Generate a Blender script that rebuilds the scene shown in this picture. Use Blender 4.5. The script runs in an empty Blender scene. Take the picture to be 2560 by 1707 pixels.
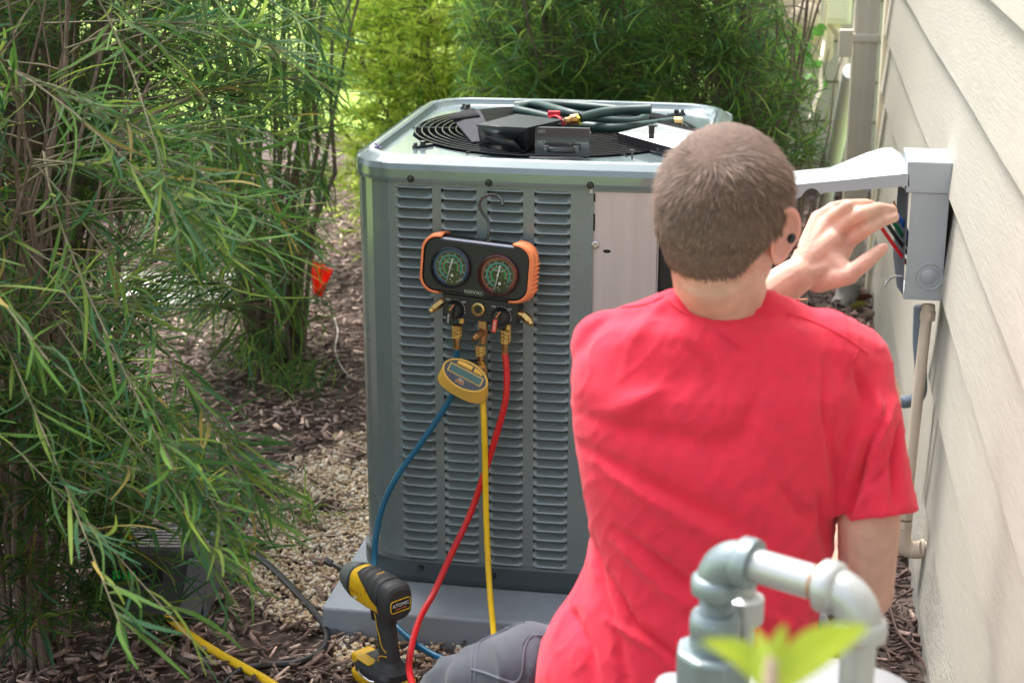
import bpy, math, random
import numpy as np
from mathutils import Vector, Matrix, Euler, noise
from mathutils.bvhtree import BVHTree
R = math.radians
S = bpy.context.scene
COL = S.collection
rnd = random.Random(7)

# ------------------------------------------------------------------ camera
FPX, PITCH, YAW, CAMH = 4070.0, R(17.44), R(9.7), 1.75
cd = bpy.data.cameras.new('camera'); cam = bpy.data.objects.new('camera', cd); COL.objects.link(cam)
cam.location = (0, 0, CAMH); cam.rotation_euler = (math.pi/2-PITCH, 0, YAW)
cd.sensor_width = 36; cd.lens = 36*FPX/2560; cd.clip_end = 300; cd.clip_start = .05
cd.dof.use_dof = True; cd.dof.focus_distance = 3.3; cd.dof.aperture_fstop = 5.8
S.camera = cam
S.render.resolution_x = 1024; S.render.resolution_y = 682
# ------------------------------------------------------------------ light
w = bpy.data.worlds.new('World'); S.world = w; w.use_nodes = True
nt = w.node_tree; bg = nt.nodes['Background']
sky = nt.nodes.new('ShaderNodeTexSky'); sky.sky_type = 'NISHITA'; sky.sun_disc = False
SUN_EL, SUN_AZ = R(60), R(-42)          # azimuth measured from +Y clockwise towards +X
sky.sun_elevation = SUN_EL; sky.sun_rotation = SUN_AZ
sky.air_density = 1.0; sky.dust_density = 4.0; sky.ozone_density = .6
hs = nt.nodes.new('ShaderNodeHueSaturation'); hs.inputs['Saturation'].default_value = .42      # thin high cloud: a whiter sky
nt.links.new(sky.outputs[0], hs.inputs['Color']); nt.links.new(hs.outputs[0], bg.inputs[0]); bg.inputs[1].default_value = 0.15
sd = bpy.data.lights.new('sun', 'SUN'); sd.energy = 1.7; sd.angle = R(18); sd.color = (1, .95, .88)
sun = bpy.data.objects.new('sun', sd); COL.objects.link(sun)
sun.rotation_euler = (math.pi/2-SUN_EL, 0, math.pi-SUN_AZ)
S.view_settings.view_transform = 'Standard'; S.view_settings.look = 'None'
S.view_settings.gamma = 1; S.view_settings.use_curve_mapping = False
S.view_settings.exposure = 1.68

# ------------------------------------------------------------------ measuring help
def ray(px, py):
    lat = px-1280; up = 853.5-py
    fwd = FPX*math.cos(PITCH)+up*math.sin(PITCH); z = up*math.cos(PITCH)-FPX*math.sin(PITCH)
    return Vector((lat*math.cos(YAW)-fwd*math.sin(YAW), lat*math.sin(YAW)+fwd*math.cos(YAW), z))
def P(px, py, X=None, Y=None, Z=None, d=None):
    r = ray(px, py)
    if X is not None: t = X/r.x
    elif Y is not None: t = Y/r.y
    elif Z is not None: t = (Z-CAMH)/r.z
    else: t = d/FPX
    return Vector((0, 0, CAMH))+r*t
def proj(p):      # point(s) -> photo pixel, used to prune twigs that would poke across the lens
    p = np.asarray(p, float).reshape(-1, 3)-np.array([0, 0, CAMH]); sy, cy_ = math.sin(YAW), math.cos(YAW)
    lat = p[:, 0]*cy_+p[:, 1]*sy; fw = -p[:, 0]*sy+p[:, 1]*cy_; z = p[:, 2]
    dep = fw*math.cos(PITCH)-z*math.sin(PITCH); up = fw*math.sin(PITCH)+z*math.cos(PITCH); dep = np.maximum(dep, .05)
    return 1280+FPX*lat/dep, 853.5-FPX*up/dep, dep
# ------------------------------------------------------------------ materials
def mat(name, col, rough=.5, metal=0, var=0, vscale=8, bump=0, bscale=60, stretch=None, attr=False,
        transl=0, spec=.5, sheen=0, coat=0, dirt=None, sss=0):
    m = bpy.data.materials.new(name); m.use_nodes = True
    N = m.node_tree.nodes; L = m.node_tree.links; b = N['Principled BSDF']
    b.inputs['Roughness'].default_value = rough; b.inputs['Metallic'].default_value = metal
    b.inputs['Specular IOR Level'].default_value = spec
    b.inputs['Coat Weight'].default_value = coat; b.inputs['Coat Roughness'].default_value = .08
    b.inputs['Sheen Weight'].default_value = sheen
    if sss:
        b.inputs['Subsurface Weight'].default_value = sss; b.inputs['Subsurface Radius'].default_value = (.012, .004, .002)
        b.inputs['Subsurface Scale'].default_value = 1
    tc = N.new('ShaderNodeTexCoord'); mp = N.new('ShaderNodeMapping'); L.new(tc.outputs['Object'], mp.inputs[0])
    if stretch: mp.inputs['Scale'].default_value = stretch
    c = None
    if attr:
        a = N.new('ShaderNodeAttribute'); a.attribute_name = 'tint'; c = a.outputs['Color']
    if var:
        n = N.new('ShaderNodeTexNoise'); n.inputs['Scale'].default_value = vscale; n.inputs['Detail'].default_value = 5
        L.new(mp.outputs[0], n.inputs[0])
        mr = N.new('ShaderNodeMapRange'); mr.inputs[1].default_value = .3; mr.inputs[2].default_value = .7
        mr.inputs[3].default_value = 1-var; mr.inputs[4].default_value = 1+var; L.new(n.outputs[0], mr.inputs[0])
        mx = N.new('ShaderNodeMix'); mx.data_type = 'RGBA'; mx.blend_type = 'MULTIPLY'; mx.inputs[0].default_value = 1
        if c: L.new(c, mx.inputs[6])
        else: mx.inputs[6].default_value = (*col, 1)
        cb = N.new('ShaderNodeCombineColor')
        for i in range(3): L.new(mr.outputs[0], cb.inputs[i])
        L.new(cb.outputs[0], mx.inputs[7]); c = mx.outputs[2]
        m2 = N.new('ShaderNodeMapRange'); m2.inputs[3].default_value = max(0, rough-.08); m2.inputs[4].default_value = min(1, rough+.1)
        L.new(n.outputs[0], m2.inputs[0]); L.new(m2.outputs[0], b.inputs['Roughness'])
    if dirt:
        n = N.new('ShaderNodeTexNoise'); n.inputs['Scale'].default_value = dirt[1]; n.inputs['Detail'].default_value = 8; L.new(mp.outputs[0], n.inputs[0])
        mr = N.new('ShaderNodeMapRange'); mr.inputs[1].default_value = dirt[2]; mr.inputs[2].default_value = dirt[2]+.1; L.new(n.outputs[0], mr.inputs[0])
        mx = N.new('ShaderNodeMix'); mx.data_type = 'RGBA'; L.new(mr.outputs[0], mx.inputs[0])
        if c: L.new(c, mx.inputs[6])
        else: mx.inputs[6].default_value = (*col, 1)
        mx.inputs[7].default_value = (*dirt[0], 1); c = mx.outputs[2]
    if c: L.new(c, b.inputs['Base Color'])
    else: b.inputs['Base Color'].default_value = (*col, 1)
    if bump:
        n = N.new('ShaderNodeTexNoise'); n.inputs['Scale'].default_value = bscale; n.inputs['Detail'].default_value = 6
        L.new(mp.outputs[0], n.inputs[0])
        bn = N.new('ShaderNodeBump'); bn.inputs['Strength'].default_value = bump; bn.inputs['Distance'].default_value = .003
        L.new(n.outputs[0], bn.inputs['Height']); L.new(bn.outputs[0], b.inputs['Normal'])
    if transl:
        t = N.new('ShaderNodeBsdfTranslucent'); ms = N.new('ShaderNodeMixShader'); ms.inputs[0].default_value = transl
        if c: L.new(c, t.inputs[0])
        else: t.inputs[0].default_value = (*col, 1)
        L.new(b.outputs[0], ms.inputs[1]); L.new(t.outputs[0], ms.inputs[2]); L.new(ms.outputs[0], N['Material Output'].inputs[0])
    return m
def glassmat(name, rough=.02, mixf=.12):
    m = bpy.data.materials.new(name); m.use_nodes = True; N = m.node_tree.nodes; L = m.node_tree.links
    N.remove(N['Principled BSDF']); t = N.new('ShaderNodeBsdfTransparent'); g = N.new('ShaderNodeBsdfGlossy'); g.inputs['Roughness'].default_value = rough
    f = N.new('ShaderNodeFresnel'); f.inputs[0].default_value = 1.18; ms = N.new('ShaderNodeMixShader')
    L.new(f.outputs[0], ms.inputs[0]); L.new(t.outputs[0], ms.inputs[1]); L.new(g.outputs[0], ms.inputs[2]); L.new(ms.outputs[0], N['Material Output'].inputs[0])
    return m
M = {}
M['cab'] = mat('cabinet_paint', (.18, .225, .235), .26, .15, var=.04, vscale=5, coat=.45)
M['cab_dark'] = mat('cabinet_base_paint', (.055, .075, .083), .4, .1, coat=.2)
M['cab_top'] = mat('cabinet_top_paint', (.16, .21, .225), .2, .2, var=.03, vscale=7, coat=.8)
M['black'] = mat('black_plastic', (.012, .013, .015), .38, var=.2, vscale=30)
M['blackgloss'] = mat('black_gloss', (.01, .011, .015), .2, coat=.5)
M['void'] = mat('dark_inside', (.006, .007, .008), .8)
M['wire'] = mat('black_wire_coating', (.05, .052, .056), .25, .4, coat=.4)
M['galv'] = mat('galvanised_sheet', (.56, .50, .53), .42, .45, var=.06, vscale=40, stretch=(1, 1, .1))
M['orange'] = mat('orange_rubber', (.86, .25, .10), .5, var=.06)
M['brass'] = mat('brass', (.62, .42, .16), .28, .95, var=.12, vscale=60)
M['brass_dark'] = mat('aged_brass', (.4, .22, .1), .35, .9, var=.2, vscale=60)
M['chrome'] = mat('bright_steel', (.6, .6, .62), .22, 1)
M['steel_dark'] = mat('dark_steel', (.12, .12, .13), .3, .9)
M['white'] = mat('white_print', (.75, .75, .75), .5)
M['grey_print'] = mat('grey_print', (.35, .37, .38), .5)
M['blueprint'] = mat('blue_print', (.01, .12, .55), .5)
M['redprint'] = mat('red_print', (.7, .06, .03), .5)
M['tealprint'] = mat('teal_print', (.0, .35, .25), .5)
M['greenprint'] = mat('green_print', (.0, .5, .16), .5)
M['pinkprint'] = mat('pink_print', (.6, .12, .16), .5)
M['glass'] = glassmat('gauge_glass')
M['yellowpl'] = mat('yellow_plastic', (.86, .52, .09), .42, var=.05, vscale=20)
M['drillyellow'] = mat('drill_yellow', (.72, .43, .01), .42, var=.08, vscale=20)
M['drillblack'] = mat('drill_rubber', (.028, .03, .034), .55, bump=.15, bscale=700)
M['drillgrey'] = mat('drill_nose', (.13, .15, .155), .5, .2)
M['lcd'] = mat('lcd', (.05, .13, .12), .25)
M['hose_blue'] = mat('blue_hose', (.005, .11, .22), .35, var=.12, vscale=15)
M['hose_red'] = mat('red_hose', (.6, .012, .018), .35, var=.1, vscale=15)
M['hose_yellow'] = mat('yellow_hose', (.83, .53, .01), .38, var=.08, vscale=15)
M['hose_green'] = mat('green_garden_hose', (.016, .045, .042), .45, var=.45, vscale=18, bump=.1)
M['rubber'] = mat('black_rubber', (.012, .012, .013), .38)
M['pad'] = mat('grey_plastic_pad', (.25, .285, .33), .6, var=.07, vscale=9, bump=.25, bscale=260, dirt=((.1, .11, .12), 160, .73))
M['boxgrey'] = mat('grey_enamel', (.40, .44, .48), .3, .1, var=.03, coat=.3)
M['boxwhite'] = mat('box_cover_enamel', (.56, .61, .65), .22, .05, coat=.7)
M['boxdark'] = mat('inner_grey_enamel', (.16, .17, .2), .4, .1)
M['siding'] = mat('siding_paint', (.41, .385, .335), .6, var=.05, vscale=9, bump=.35, bscale=26, stretch=(10, .7, 9), dirt=((.56, .54, .5), 60, .70))
M['siding_b'] = mat('siding_paint_weathered', (.40, .38, .335), .65, var=.12, vscale=14, bump=.9, bscale=30, stretch=(9, 1.2, 8), dirt=((.3, .28, .24), 60, .66))
M['found'] = mat('foundation', (.36, .35, .32), .85, var=.15, vscale=30, bump=.8, bscale=90)
M['beige'] = mat('beige_painted_pipe', (.68, .57, .45), .42, var=.06, vscale=20, bump=.2, bscale=60)
M['conduit'] = mat('grey_flex_conduit', (.22, .26, .32), .42)
M['pvc'] = mat('white_pvc', (.72, .73, .74), .35)
M['downspout'] = mat('downspout_paint', (.76, .70, .59), .45, var=.05)
M['gas'] = mat('silver_pipe_paint', (.40, .42, .43), .34, .45, var=.1, vscale=18, bump=.25, bscale=50, dirt=((.4, .36, .3), 40, .72))
M['gas2'] = mat('grey_pipe_paint', (.2, .25, .27), .38, .4, var=.1, vscale=18, bump=.25, bscale=50)
M['rust'] = mat('rust', (.28, .13, .05), .8, var=.3)
M['meter'] = mat('meter_paint', (.26, .27, .29), .5, .1, bump=.2, bscale=300)
M['skin'] = mat('skin', (.55, .325, .25), .5, var=.16, vscale=26, bump=.35, bscale=260, sss=.10)
M['ear'] = mat('ear_skin', (.66, .30, .25), .5, sss=.25)
M['nail'] = mat('nail', (.62, .34, .29), .3)
M['lip'] = mat('lip', (.45, .16, .13), .5)
M['eye'] = mat('eye_white', (.7, .68, .65), .15); M['iris'] = mat('iris', (.03, .05, .06), .1)
M['hair'] = mat('hair', (.1, .065, .045), .6, attr=True, spec=.4)
M['scalp'] = mat('cropped_hair', (.13, .083, .064), .8, var=.25, vscale=120, bump=.8, bscale=500)
M['shirt'] = mat('red_cotton', (.71, .022, .058), .9, var=.09, vscale=45, bump=.5, bscale=650, sheen=.12)
M['pants'] = mat('grey_work_trousers', (.05, .057, .077), .85, var=.14, vscale=22, bump=.25, bscale=800, sheen=.2)
M['seam'] = mat('trouser_seam', (.11, .12, .155), .85)
M['pants_dark'] = mat('pocket_inside', (.03, .034, .045), .9)
M['leaf'] = mat('shrub_leaf', (.06, .13, .04), .6, attr=True, transl=.5, spec=.18)
M['stem'] = mat('stem_bark', (.17, .125, .105), .85, var=.3, vscale=30, bump=.6, bscale=90)
M['twig'] = mat('twig_bark', (.12, .105, .06), .8, var=.25, vscale=40)
M['mulch'] = mat('wood_mulch', (.1, .07, .06), .8, attr=True, var=.35, vscale=90, bump=.8, bscale=260)
M['gravelm'] = mat('pea_gravel', (.5, .4, .28), .6, attr=True, var=.15, vscale=90)
M['soil'] = mat('soil', (.10, .072, .06), .95, var=.4, vscale=30, bump=1, bscale=60)
M['lawn'] = mat('lawn', (.36, .52, .10), .9, var=.25, vscale=1.2, bump=1, bscale=60)
M['flag'] = mat('red_flag', (.95, .05, .015), .6, transl=.5)
M['wirered'] = mat('wire_red', (.65, .01, .02), .3); M['wiregreen'] = mat('wire_green', (.0, .13, .06), .3)
M['wireblue'] = mat('wire_blue', (.02, .1, .4), .3); M['wireblack'] = mat('wire_black', (.01, .01, .012), .3)
M['copper'] = mat('copper', (.6, .3, .18), .35, .9)
M['vinyl'] = mat('black_vinyl', (.02, .023, .028), .33, bump=.3, bscale=350, coat=.2)
M['velcro'] = mat('velcro', (.055, .057, .07), .95, var=.35, vscale=400, bump=1, bscale=900)
M['reddish'] = mat('red_strap', (.75, .02, .04), .5)
M['tagyellow'] = mat('tag_yellow', (.75, .65, .03), .5)
M['silver'] = mat('silver_plate', (.75, .76, .78), .2, .85)
M['tub'] = mat('dark_blue_tarp', (.015, .03, .055), .5, bump=.8, bscale=9)
M['newleaf'] = mat('young_leaf', (.36, .45, .045), .5, var=.1, vscale=30, transl=.3)
M['purple'] = mat('purple_ink', (.09, .03, .2), .5)
M['green_em'] = mat('green_label', (.0, .55, .05), .5)
M['housing'] = mat('machine_housing', (.05, .055, .06), .5, var=.1)
# ------------------------------------------------------------------ mesh helpers
def tag(o, label=None, cat=None, group=None, kind=None):
    if label: o['label'] = label
    if cat: o['category'] = cat
    if group: o['group'] = group
    if kind: o['kind'] = kind
    return o
def empty(name, label, cat, loc=(0, 0, 0), rot=(0, 0, 0), group=None, kind=None):
    o = bpy.data.objects.new(name, None); COL.objects.link(o); o.location = loc; o.rotation_euler = rot
    o.empty_display_size = .05
    return tag(o, label, cat, group, kind)
def link(name, me, m, parent=None, smooth=None):
    if m is not None and not me.materials: me.materials.append(m)
    o = bpy.data.objects.new(name, me); COL.objects.link(o)
    if parent: o.parent = parent
    return o
def frame_to(d, up=Vector((0, 0, 1))):
    d = d.normalized(); a = d.cross(up)
    if a.length < 1e-4: a = Vector((1, 0, 0))
    a.normalize(); b = a.cross(d).normalized()
    return a, b, d
class MB:
    def __init__(s): s.v = []; s.f = []; s.mi = []; s.cm = 0
    def add(s, vs, fs, mx=None):
        k = len(s.v)
        for p in vs:
            p = Vector(p); s.v.append(mx @ p if mx is not None else p)
        for f in fs: s.f.append([k+i for i in f]); s.mi.append(s.cm)
        return s
    def box(s, c, sz, mx=None, rot=None):
        x, y, z = [a/2 for a in sz]; vs = [Vector((i*x, j*y, k*z)) for i in (-1, 1) for j in (-1, 1) for k in (-1, 1)]
        if rot is not None:
            rm = Euler(rot).to_matrix(); vs = [rm @ p for p in vs]
        vs = [p+Vector(c) for p in vs]
        return s.add(vs, [(0, 1, 3, 2), (4, 6, 7, 5), (0, 4, 5, 1), (2, 3, 7, 6), (0, 2, 6, 4), (1, 5, 7, 3)], mx)
    def tube(s, pts, r, n=10, caps=True, mx=None, phase=0):
        pts = [Vector(p) for p in pts]; k = len(pts); rs = r if isinstance(r, (list, tuple)) else [r]*k
        vs = []; a = None
        for i, p in enumerate(pts):
            d = (pts[min(i+1, k-1)]-pts[max(i-1, 0)])
            if d.length < 1e-9: d = Vector((0, 0, 1))
            d.normalize()
            if a is None: a, b, _ = frame_to(d)
            else:
                a = (a-d*a.dot(d)).normalized(); b = d.cross(a)
            b = d.cross(a)
            for j in range(n):
                t = 2*math.pi*j/n+phase; vs.append(p+(a*math.cos(t)+b*math.sin(t))*rs[i])
        fs = [(i*n+j, i*n+(j+1) % n, (i+1)*n+(j+1) % n, (i+1)*n+j) for i in range(k-1) for j in range(n)]
        if caps: fs += [tuple(reversed(range(n))), tuple((k-1)*n+j for j in range(n))]
        return s.add(vs, fs, mx)
    def cyl(s, p0, p1, r0, r1=None, n=16, caps=True, mx=None, phase=0):
        return s.tube([p0, p1], [r0, r0 if r1 is None else r1], n, caps, mx, phase)
    def lathe(s, prof, o=(0, 0, 0), ax=(0, 0, 1), n=20, mx=None, caps=True):   # prof: (radius, dist)
        o = Vector(o); a, b, d = frame_to(Vector(ax)); vs = []
        for r, h in prof:
            for j in range(n):
                t = 2*math.pi*j/n; vs.append(o+d*h+(a*math.cos(t)+b*math.sin(t))*max(r, 1e-5))
        k = len(prof); fs = [(i*n+j, i*n+(j+1) % n, (i+1)*n+(j+1) % n, (i+1)*n+j) for i in range(k-1) for j in range(n)]
        if caps: fs += [tuple(reversed(range(n))), tuple((k-1)*n+j for j in range(n))]
        return s.add(vs, fs, mx)
    def ell(s, c, r, n=16, m=10, mx=None, rot=None):
        c = Vector(c); rm = Euler(rot).to_matrix() if rot is not None else Matrix.Identity(3); vs = [c+rm@Vector((0, 0, r[2]))]
        for i in range(1, m):
            ph = math.pi*i/m
            for j in range(n):
                t = 2*math.pi*j/n; vs.append(c+rm@Vector((r[0]*math.sin(ph)*math.cos(t), r[1]*math.sin(ph)*math.sin(t), r[2]*math.cos(ph))))
        vs.append(c-rm@Vector((0, 0, r[2]))); e = len(vs)-1
        fs = [(0, 1+j, 1+(j+1) % n) for j in range(n)]
        fs += [(1+i*n+j, 1+(i+1)*n+j, 1+(i+1)*n+(j+1) % n, 1+i*n+(j+1) % n) for i in range(m-2) for j in range(n)]
        fs += [(e, 1+(m-2)*n+(j+1) % n, 1+(m-2)*n+j) for j in range(n)]
        return s.add(vs, fs, mx)
    def cap(s, p0, p1, r0, r1=None, n=14):       # capsule, closed
        p0 = Vector(p0); p1 = Vector(p1); r1 = r0 if r1 is None else r1; L = (p1-p0).length
        prof = [(r0*math.sin(a), -r0*math.cos(a)) for a in (0.02, .4, .8, 1.2)]+[(r0, 0)]
        prof += [(r1, L)]+[(r1*math.cos(a), L+r1*math.sin(a)) for a in (.4, .8, 1.2, 1.55)]
        return s.lathe(prof, p0, p1-p0 if L > 1e-6 else (0, 0, 1), n)
    def prism(s, poly, axis_h, mx=None, hole=None):   # poly in local xz, extruded along +y by axis_h
        n = len(poly); vs = [(x, 0, z) for x, z in poly]+[(x, axis_h, z) for x, z in poly]
        fs = [tuple(range(n)), tuple(reversed(range(n, 2*n)))]+[(i, i+n, (i+1) % n+n, (i+1) % n) for i in range(n)]
        return s.add(vs, fs, mx)
    def strip(s, pts_a, pts_b, closed=False, mx=None):
        n = len(pts_a); vs = list(pts_a)+list(pts_b)
        fs = [(i, (i+1) % n, (i+1) % n+n, i+n) for i in range(n if closed else n-1)]
        return s.add(vs, fs, mx)
    def mesh(s, name, m, smooth=True):
        me = bpy.data.meshes.new(name); me.from_pydata([tuple(p) for p in s.v], [], s.f)
        ms = m if isinstance(m, (list, tuple)) else [m]
        for x in ms: me.materials.append(x)
        if len(ms) > 1: me.polygons.foreach_set('material_index', s.mi)
        if smooth: me.shade_smooth()
        me.update(); return me
    def build(s, name, m, parent=None, smooth=True, bevel=0, seg=2, angle=40, solid=0, sub=0):
        me = s.mesh(name, m, smooth); o = bpy.data.objects.new(name, me); COL.objects.link(o)
        if parent: o.parent = parent
        if solid:
            q = o.modifiers.new('s', 'SOLIDIFY'); q.thickness = solid; q.offset = 0
        if bevel:
            q = o.modifiers.new('b', 'BEVEL'); q.width = bevel; q.segments = seg; q.limit_method = 'ANGLE'; q.angle_limit = R(35)
        if sub:
            q = o.modifiers.new('u', 'SUBSURF'); q.levels = q.render_levels = sub
        elif smooth:
            try: me.set_sharp_from_angle(angle=R(angle))
            except Exception: pass
            if bevel:
                q = o.modifiers.new('w', 'WEIGHTED_NORMAL'); q.keep_sharp = False
        return o
def text(body, size, m, parent, mx, name='lettering', depth=.0004, align='CENTER', sx=1):
    cu = bpy.data.curves.new('t', 'FONT'); cu.body = body; cu.size = size; cu.extrude = depth; cu.align_x = align; cu.align_y = 'CENTER'
    cu.resolution_u = 3
    o = bpy.data.objects.new('t', cu); COL.objects.link(o); bpy.context.view_layer.update()
    me = bpy.data.meshes.new_from_object(o.evaluated_get(bpy.context.evaluated_depsgraph_get()))
    bpy.data.objects.remove(o); me.name = name; me.transform(Matrix.Diagonal((sx, 1, 1, 1))); me.transform(mx)
    me.materials.clear(); me.materials.append(m)
    return link(name, me, m, parent)
XZ = Matrix.Rotation(R(90), 4, 'X')      # text in the XZ plane, facing -Y
def rrect(w, h, r, n=6):
    pts = []
    for cx, cz, a0 in ((w/2-r, h/2-r, 0), (-w/2+r, h/2-r, 90), (-w/2+r, -h/2+r, 180), (w/2-r, -h/2+r, 270)):
        for i in range(n+1):
            a = R(a0+90*i/n); pts.append((cx+r*math.cos(a), cz+r*math.sin(a)))
    return pts
def smoothpath(pts, k=8):
    pts = [Vector(p) for p in pts]; q = [pts[0]*2-pts[1]]+pts+[pts[-1]*2-pts[-2]]; out = []
    for i in range(1, len(q)-2):
        for j in range(k):
            t = j/k; a, b, c, d = q[i-1], q[i], q[i+1], q[i+2]
            out.append(.5*((2*b)+(c-a)*t+(2*a-5*b+4*c-d)*t*t+(3*b-a-3*c+d)*t*t*t))
    out.append(pts[-1]); return out
def np_mesh(name, V, F, m, tint=None, smooth=True):
    """V (n,3) F (m,k) all faces k-gons; tint (n,3) per vertex"""
    me = bpy.data.meshes.new(name); nv, nf, k = len(V), len(F), F.shape[1]
    me.vertices.add(nv); me.vertices.foreach_set('co', V.astype(np.float32).ravel())
    me.loops.add(nf*k); me.loops.foreach_set('vertex_index', F.astype(np.int32).ravel())
    me.polygons.add(nf); me.polygons.foreach_set('loop_start', (np.arange(nf)*k).astype(np.int32))
    me.update(calc_edges=True); me.materials.append(m)
    if tint is not None:
        a = me.color_attributes.new('tint', 'FLOAT_COLOR', 'POINT')
        a.data.foreach_set('color', np.concatenate([tint, np.ones((nv, 1))], 1).astype(np.float32).ravel())
    if smooth: me.shade_smooth()
    return me

# ================================================================== SETTING
g = MB(); g.add([(-60, -30, -.02), (60, -30, -.02), (60, 90, -.02), (-60, 90, -.02)], [(0, 1, 2, 3)])
tag(g.build('lawn', M['lawn'], smooth=False), kind='structure')
# planting bed, gently uneven
nx, ny = 70, 90; bv = []; xs = np.linspace(-4.2, .6, nx); ys = np.linspace(-3.5, 9.5, ny)
for y in ys:
    for x in xs: bv.append((x, y, .012*noise.noise(Vector((x*3, y*3, 0)))-.004))
g = MB(); g.add(bv, [(j*nx+i, j*nx+i+1, (j+1)*nx+i+1, (j+1)*nx+i) for j in range(ny-1) for i in range(nx-1)])
tag(g.build('planting_bed', M['soil']), kind='structure')

q4 = [P(280, 680, Z=.03), P(590, 684, Z=.03), P(575, 755, Z=.03), P(255, 765, Z=.03)]
g = MB(); g.add([tuple(v) for v in q4]+[(v.x, v.y, -.03) for v in q4], [(3, 2, 1, 0), (0, 1, 5, 4), (1, 2, 6, 5), (2, 3, 7, 6), (3, 0, 4, 7)])
tag(g.build('path', mat('pale_path', (.45, .43, .40), .8, var=.2, vscale=30, bump=.8, bscale=70), smooth=False), kind='structure')
# ---- mulch chips and pea gravel
rng = np.random.default_rng(3)
def gravel_mask(x, y):
    m = 0.0
    if -1.5 < x < -.93 and 3.22 < y < 5.0:
        dd = (x+1.0)/-.42; m = max(m, 1.15-dd*.95-max(0, (y-4.3))*.9-(max(0, 3.45-y)*2.2))
    if -.93 < x < -.3 and 2.9 < y < 3.2: m = max(m, .95-(3.2-y)/.2*.9)
    return m + .5*noise.noise(Vector((x*5, y*5, 3)))
def sample_ground(n, near):
    out = []
    while len(out) < n:
        y = 2.3+(rng.random()**near)*6.2; x = -3.4+rng.random()*3.75
        if -.99 < x < -.07 and 3.2 < y < 4.3: continue
        if x > .345: continue
        if x < -.6*y-.1: continue
        out.append((x, y))
    return out
BOXV = np.array([(i, j, k) for i in (-.5, .5) for j in (-.5, .5) for k in (-.5, .5)])
BOXF = np.array([(0, 1, 3, 2), (4, 6, 7, 5), (0, 4, 5, 1), (2, 3, 7, 6), (0, 2, 6, 4), (1, 5, 7, 3)])
def chips(pts, lo=.018, hi=.06, thin=False):
    n = len(pts); V = np.zeros((n, 8, 3)); T = np.zeros((n, 8, 3))
    L = lo+(hi-lo)*rng.random(n)**1.7; W = L*(.12+.2*rng.random(n)); W = np.clip(W, .003, .014); H = W*(.2+.35*rng.random(n))
    for i, (x, y) in enumerate(pts):
        b = BOXV*np.array([L[i], W[i], H[i]]); tp = .35+.6*rng.random(2)
        b[BOXV[:, 0] > 0, 1] *= tp[0]; b[BOXV[:, 0] < 0, 1] *= tp[1]
        b += (rng.random((8, 3))-.5)*W[i]*.35
        e = Euler(((rng.random()-.5)*1.4, (rng.random()-.5)*.9, rng.random()*6.28)).to_matrix()
        b = b@np.array(e).T
        z = .004+.022*rng.random(); V[i] = b+np.array([x, y, z])
        k = rng.random()
        if k < .42: c = np.array([.075, .053, .044])
        elif k < .72: c = np.array([.17, .125, .105])
        elif k < .93: c = np.array([.27, .215, .185])
        else: c = np.array([.42, .34, .28])
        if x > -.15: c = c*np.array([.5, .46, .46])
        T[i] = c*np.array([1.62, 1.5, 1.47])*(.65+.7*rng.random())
    F = (BOXF[None]+np.arange(n)[:, None, None]*8).reshape(-1, 4)
    return V.reshape(-1, 3), F, T.reshape(-1, 3)
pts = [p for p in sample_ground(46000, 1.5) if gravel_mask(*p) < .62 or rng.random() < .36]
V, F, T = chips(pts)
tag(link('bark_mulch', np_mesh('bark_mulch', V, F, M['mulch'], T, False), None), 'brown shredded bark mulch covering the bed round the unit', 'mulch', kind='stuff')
g = MB(); g.ell((0, 0, 0), (1, 1, 1), 6, 4); SV = np.array([tuple(v) for v in g.v])
SF = [f for f in g.f]
def stones(pts):
    tri = []
    for f in SF:
        tri.append(f[:3])
        if len(f) == 4: tri.append((f[0], f[2], f[3]))
    tri = np.array(tri); n = len(pts); k = len(SV); V = np.zeros((n, k, 3)); T = np.zeros((n, k, 3))
    for i, (x, y) in enumerate(pts):
        r = .0032+.0052*rng.random()**1.4; s = np.array([1.25, .95, .72])*r*(.8+.4*rng.random(3))
        b = SV*s*(1+.22*(rng.random((k, 1))-.5)); e = np.array(Euler((rng.random()*.8, rng.random()*.8, rng.random()*6.3)).to_matrix())
        V[i] = b@e.T+np.array([x, y, .006+.012*rng.random()])
        c = [np.array([.52, .40, .26]), np.array([.62, .52, .38]), np.array([.40, .28, .17]), np.array([.6, .55, .46])][rng.integers(4)]
        T[i] = c*(.75+.4*rng.random())
    return V.reshape(-1, 3), (tri[None]+np.arange(n)[:, None, None]*k).reshape(-1, 3), T.reshape(-1, 3)
gp = []
while len(gp) < 9800:
    x = -1.5+.62*rng.random() if rng.random() < .8 else -.95+.65*rng.random(); y = 2.9+2.2*rng.random()
    if -.99 < x and y > 3.2: continue
    if gravel_mask(x, y) > .45: gp.append((x, y))
V, F, T = stones(gp)
tag(link('pea_gravel', np_mesh('pea_gravel', V, F, M['gravelm'], T, True), None), 'tan pea gravel spilling round the grey equipment pad', 'gravel', kind='stuff')

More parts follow.
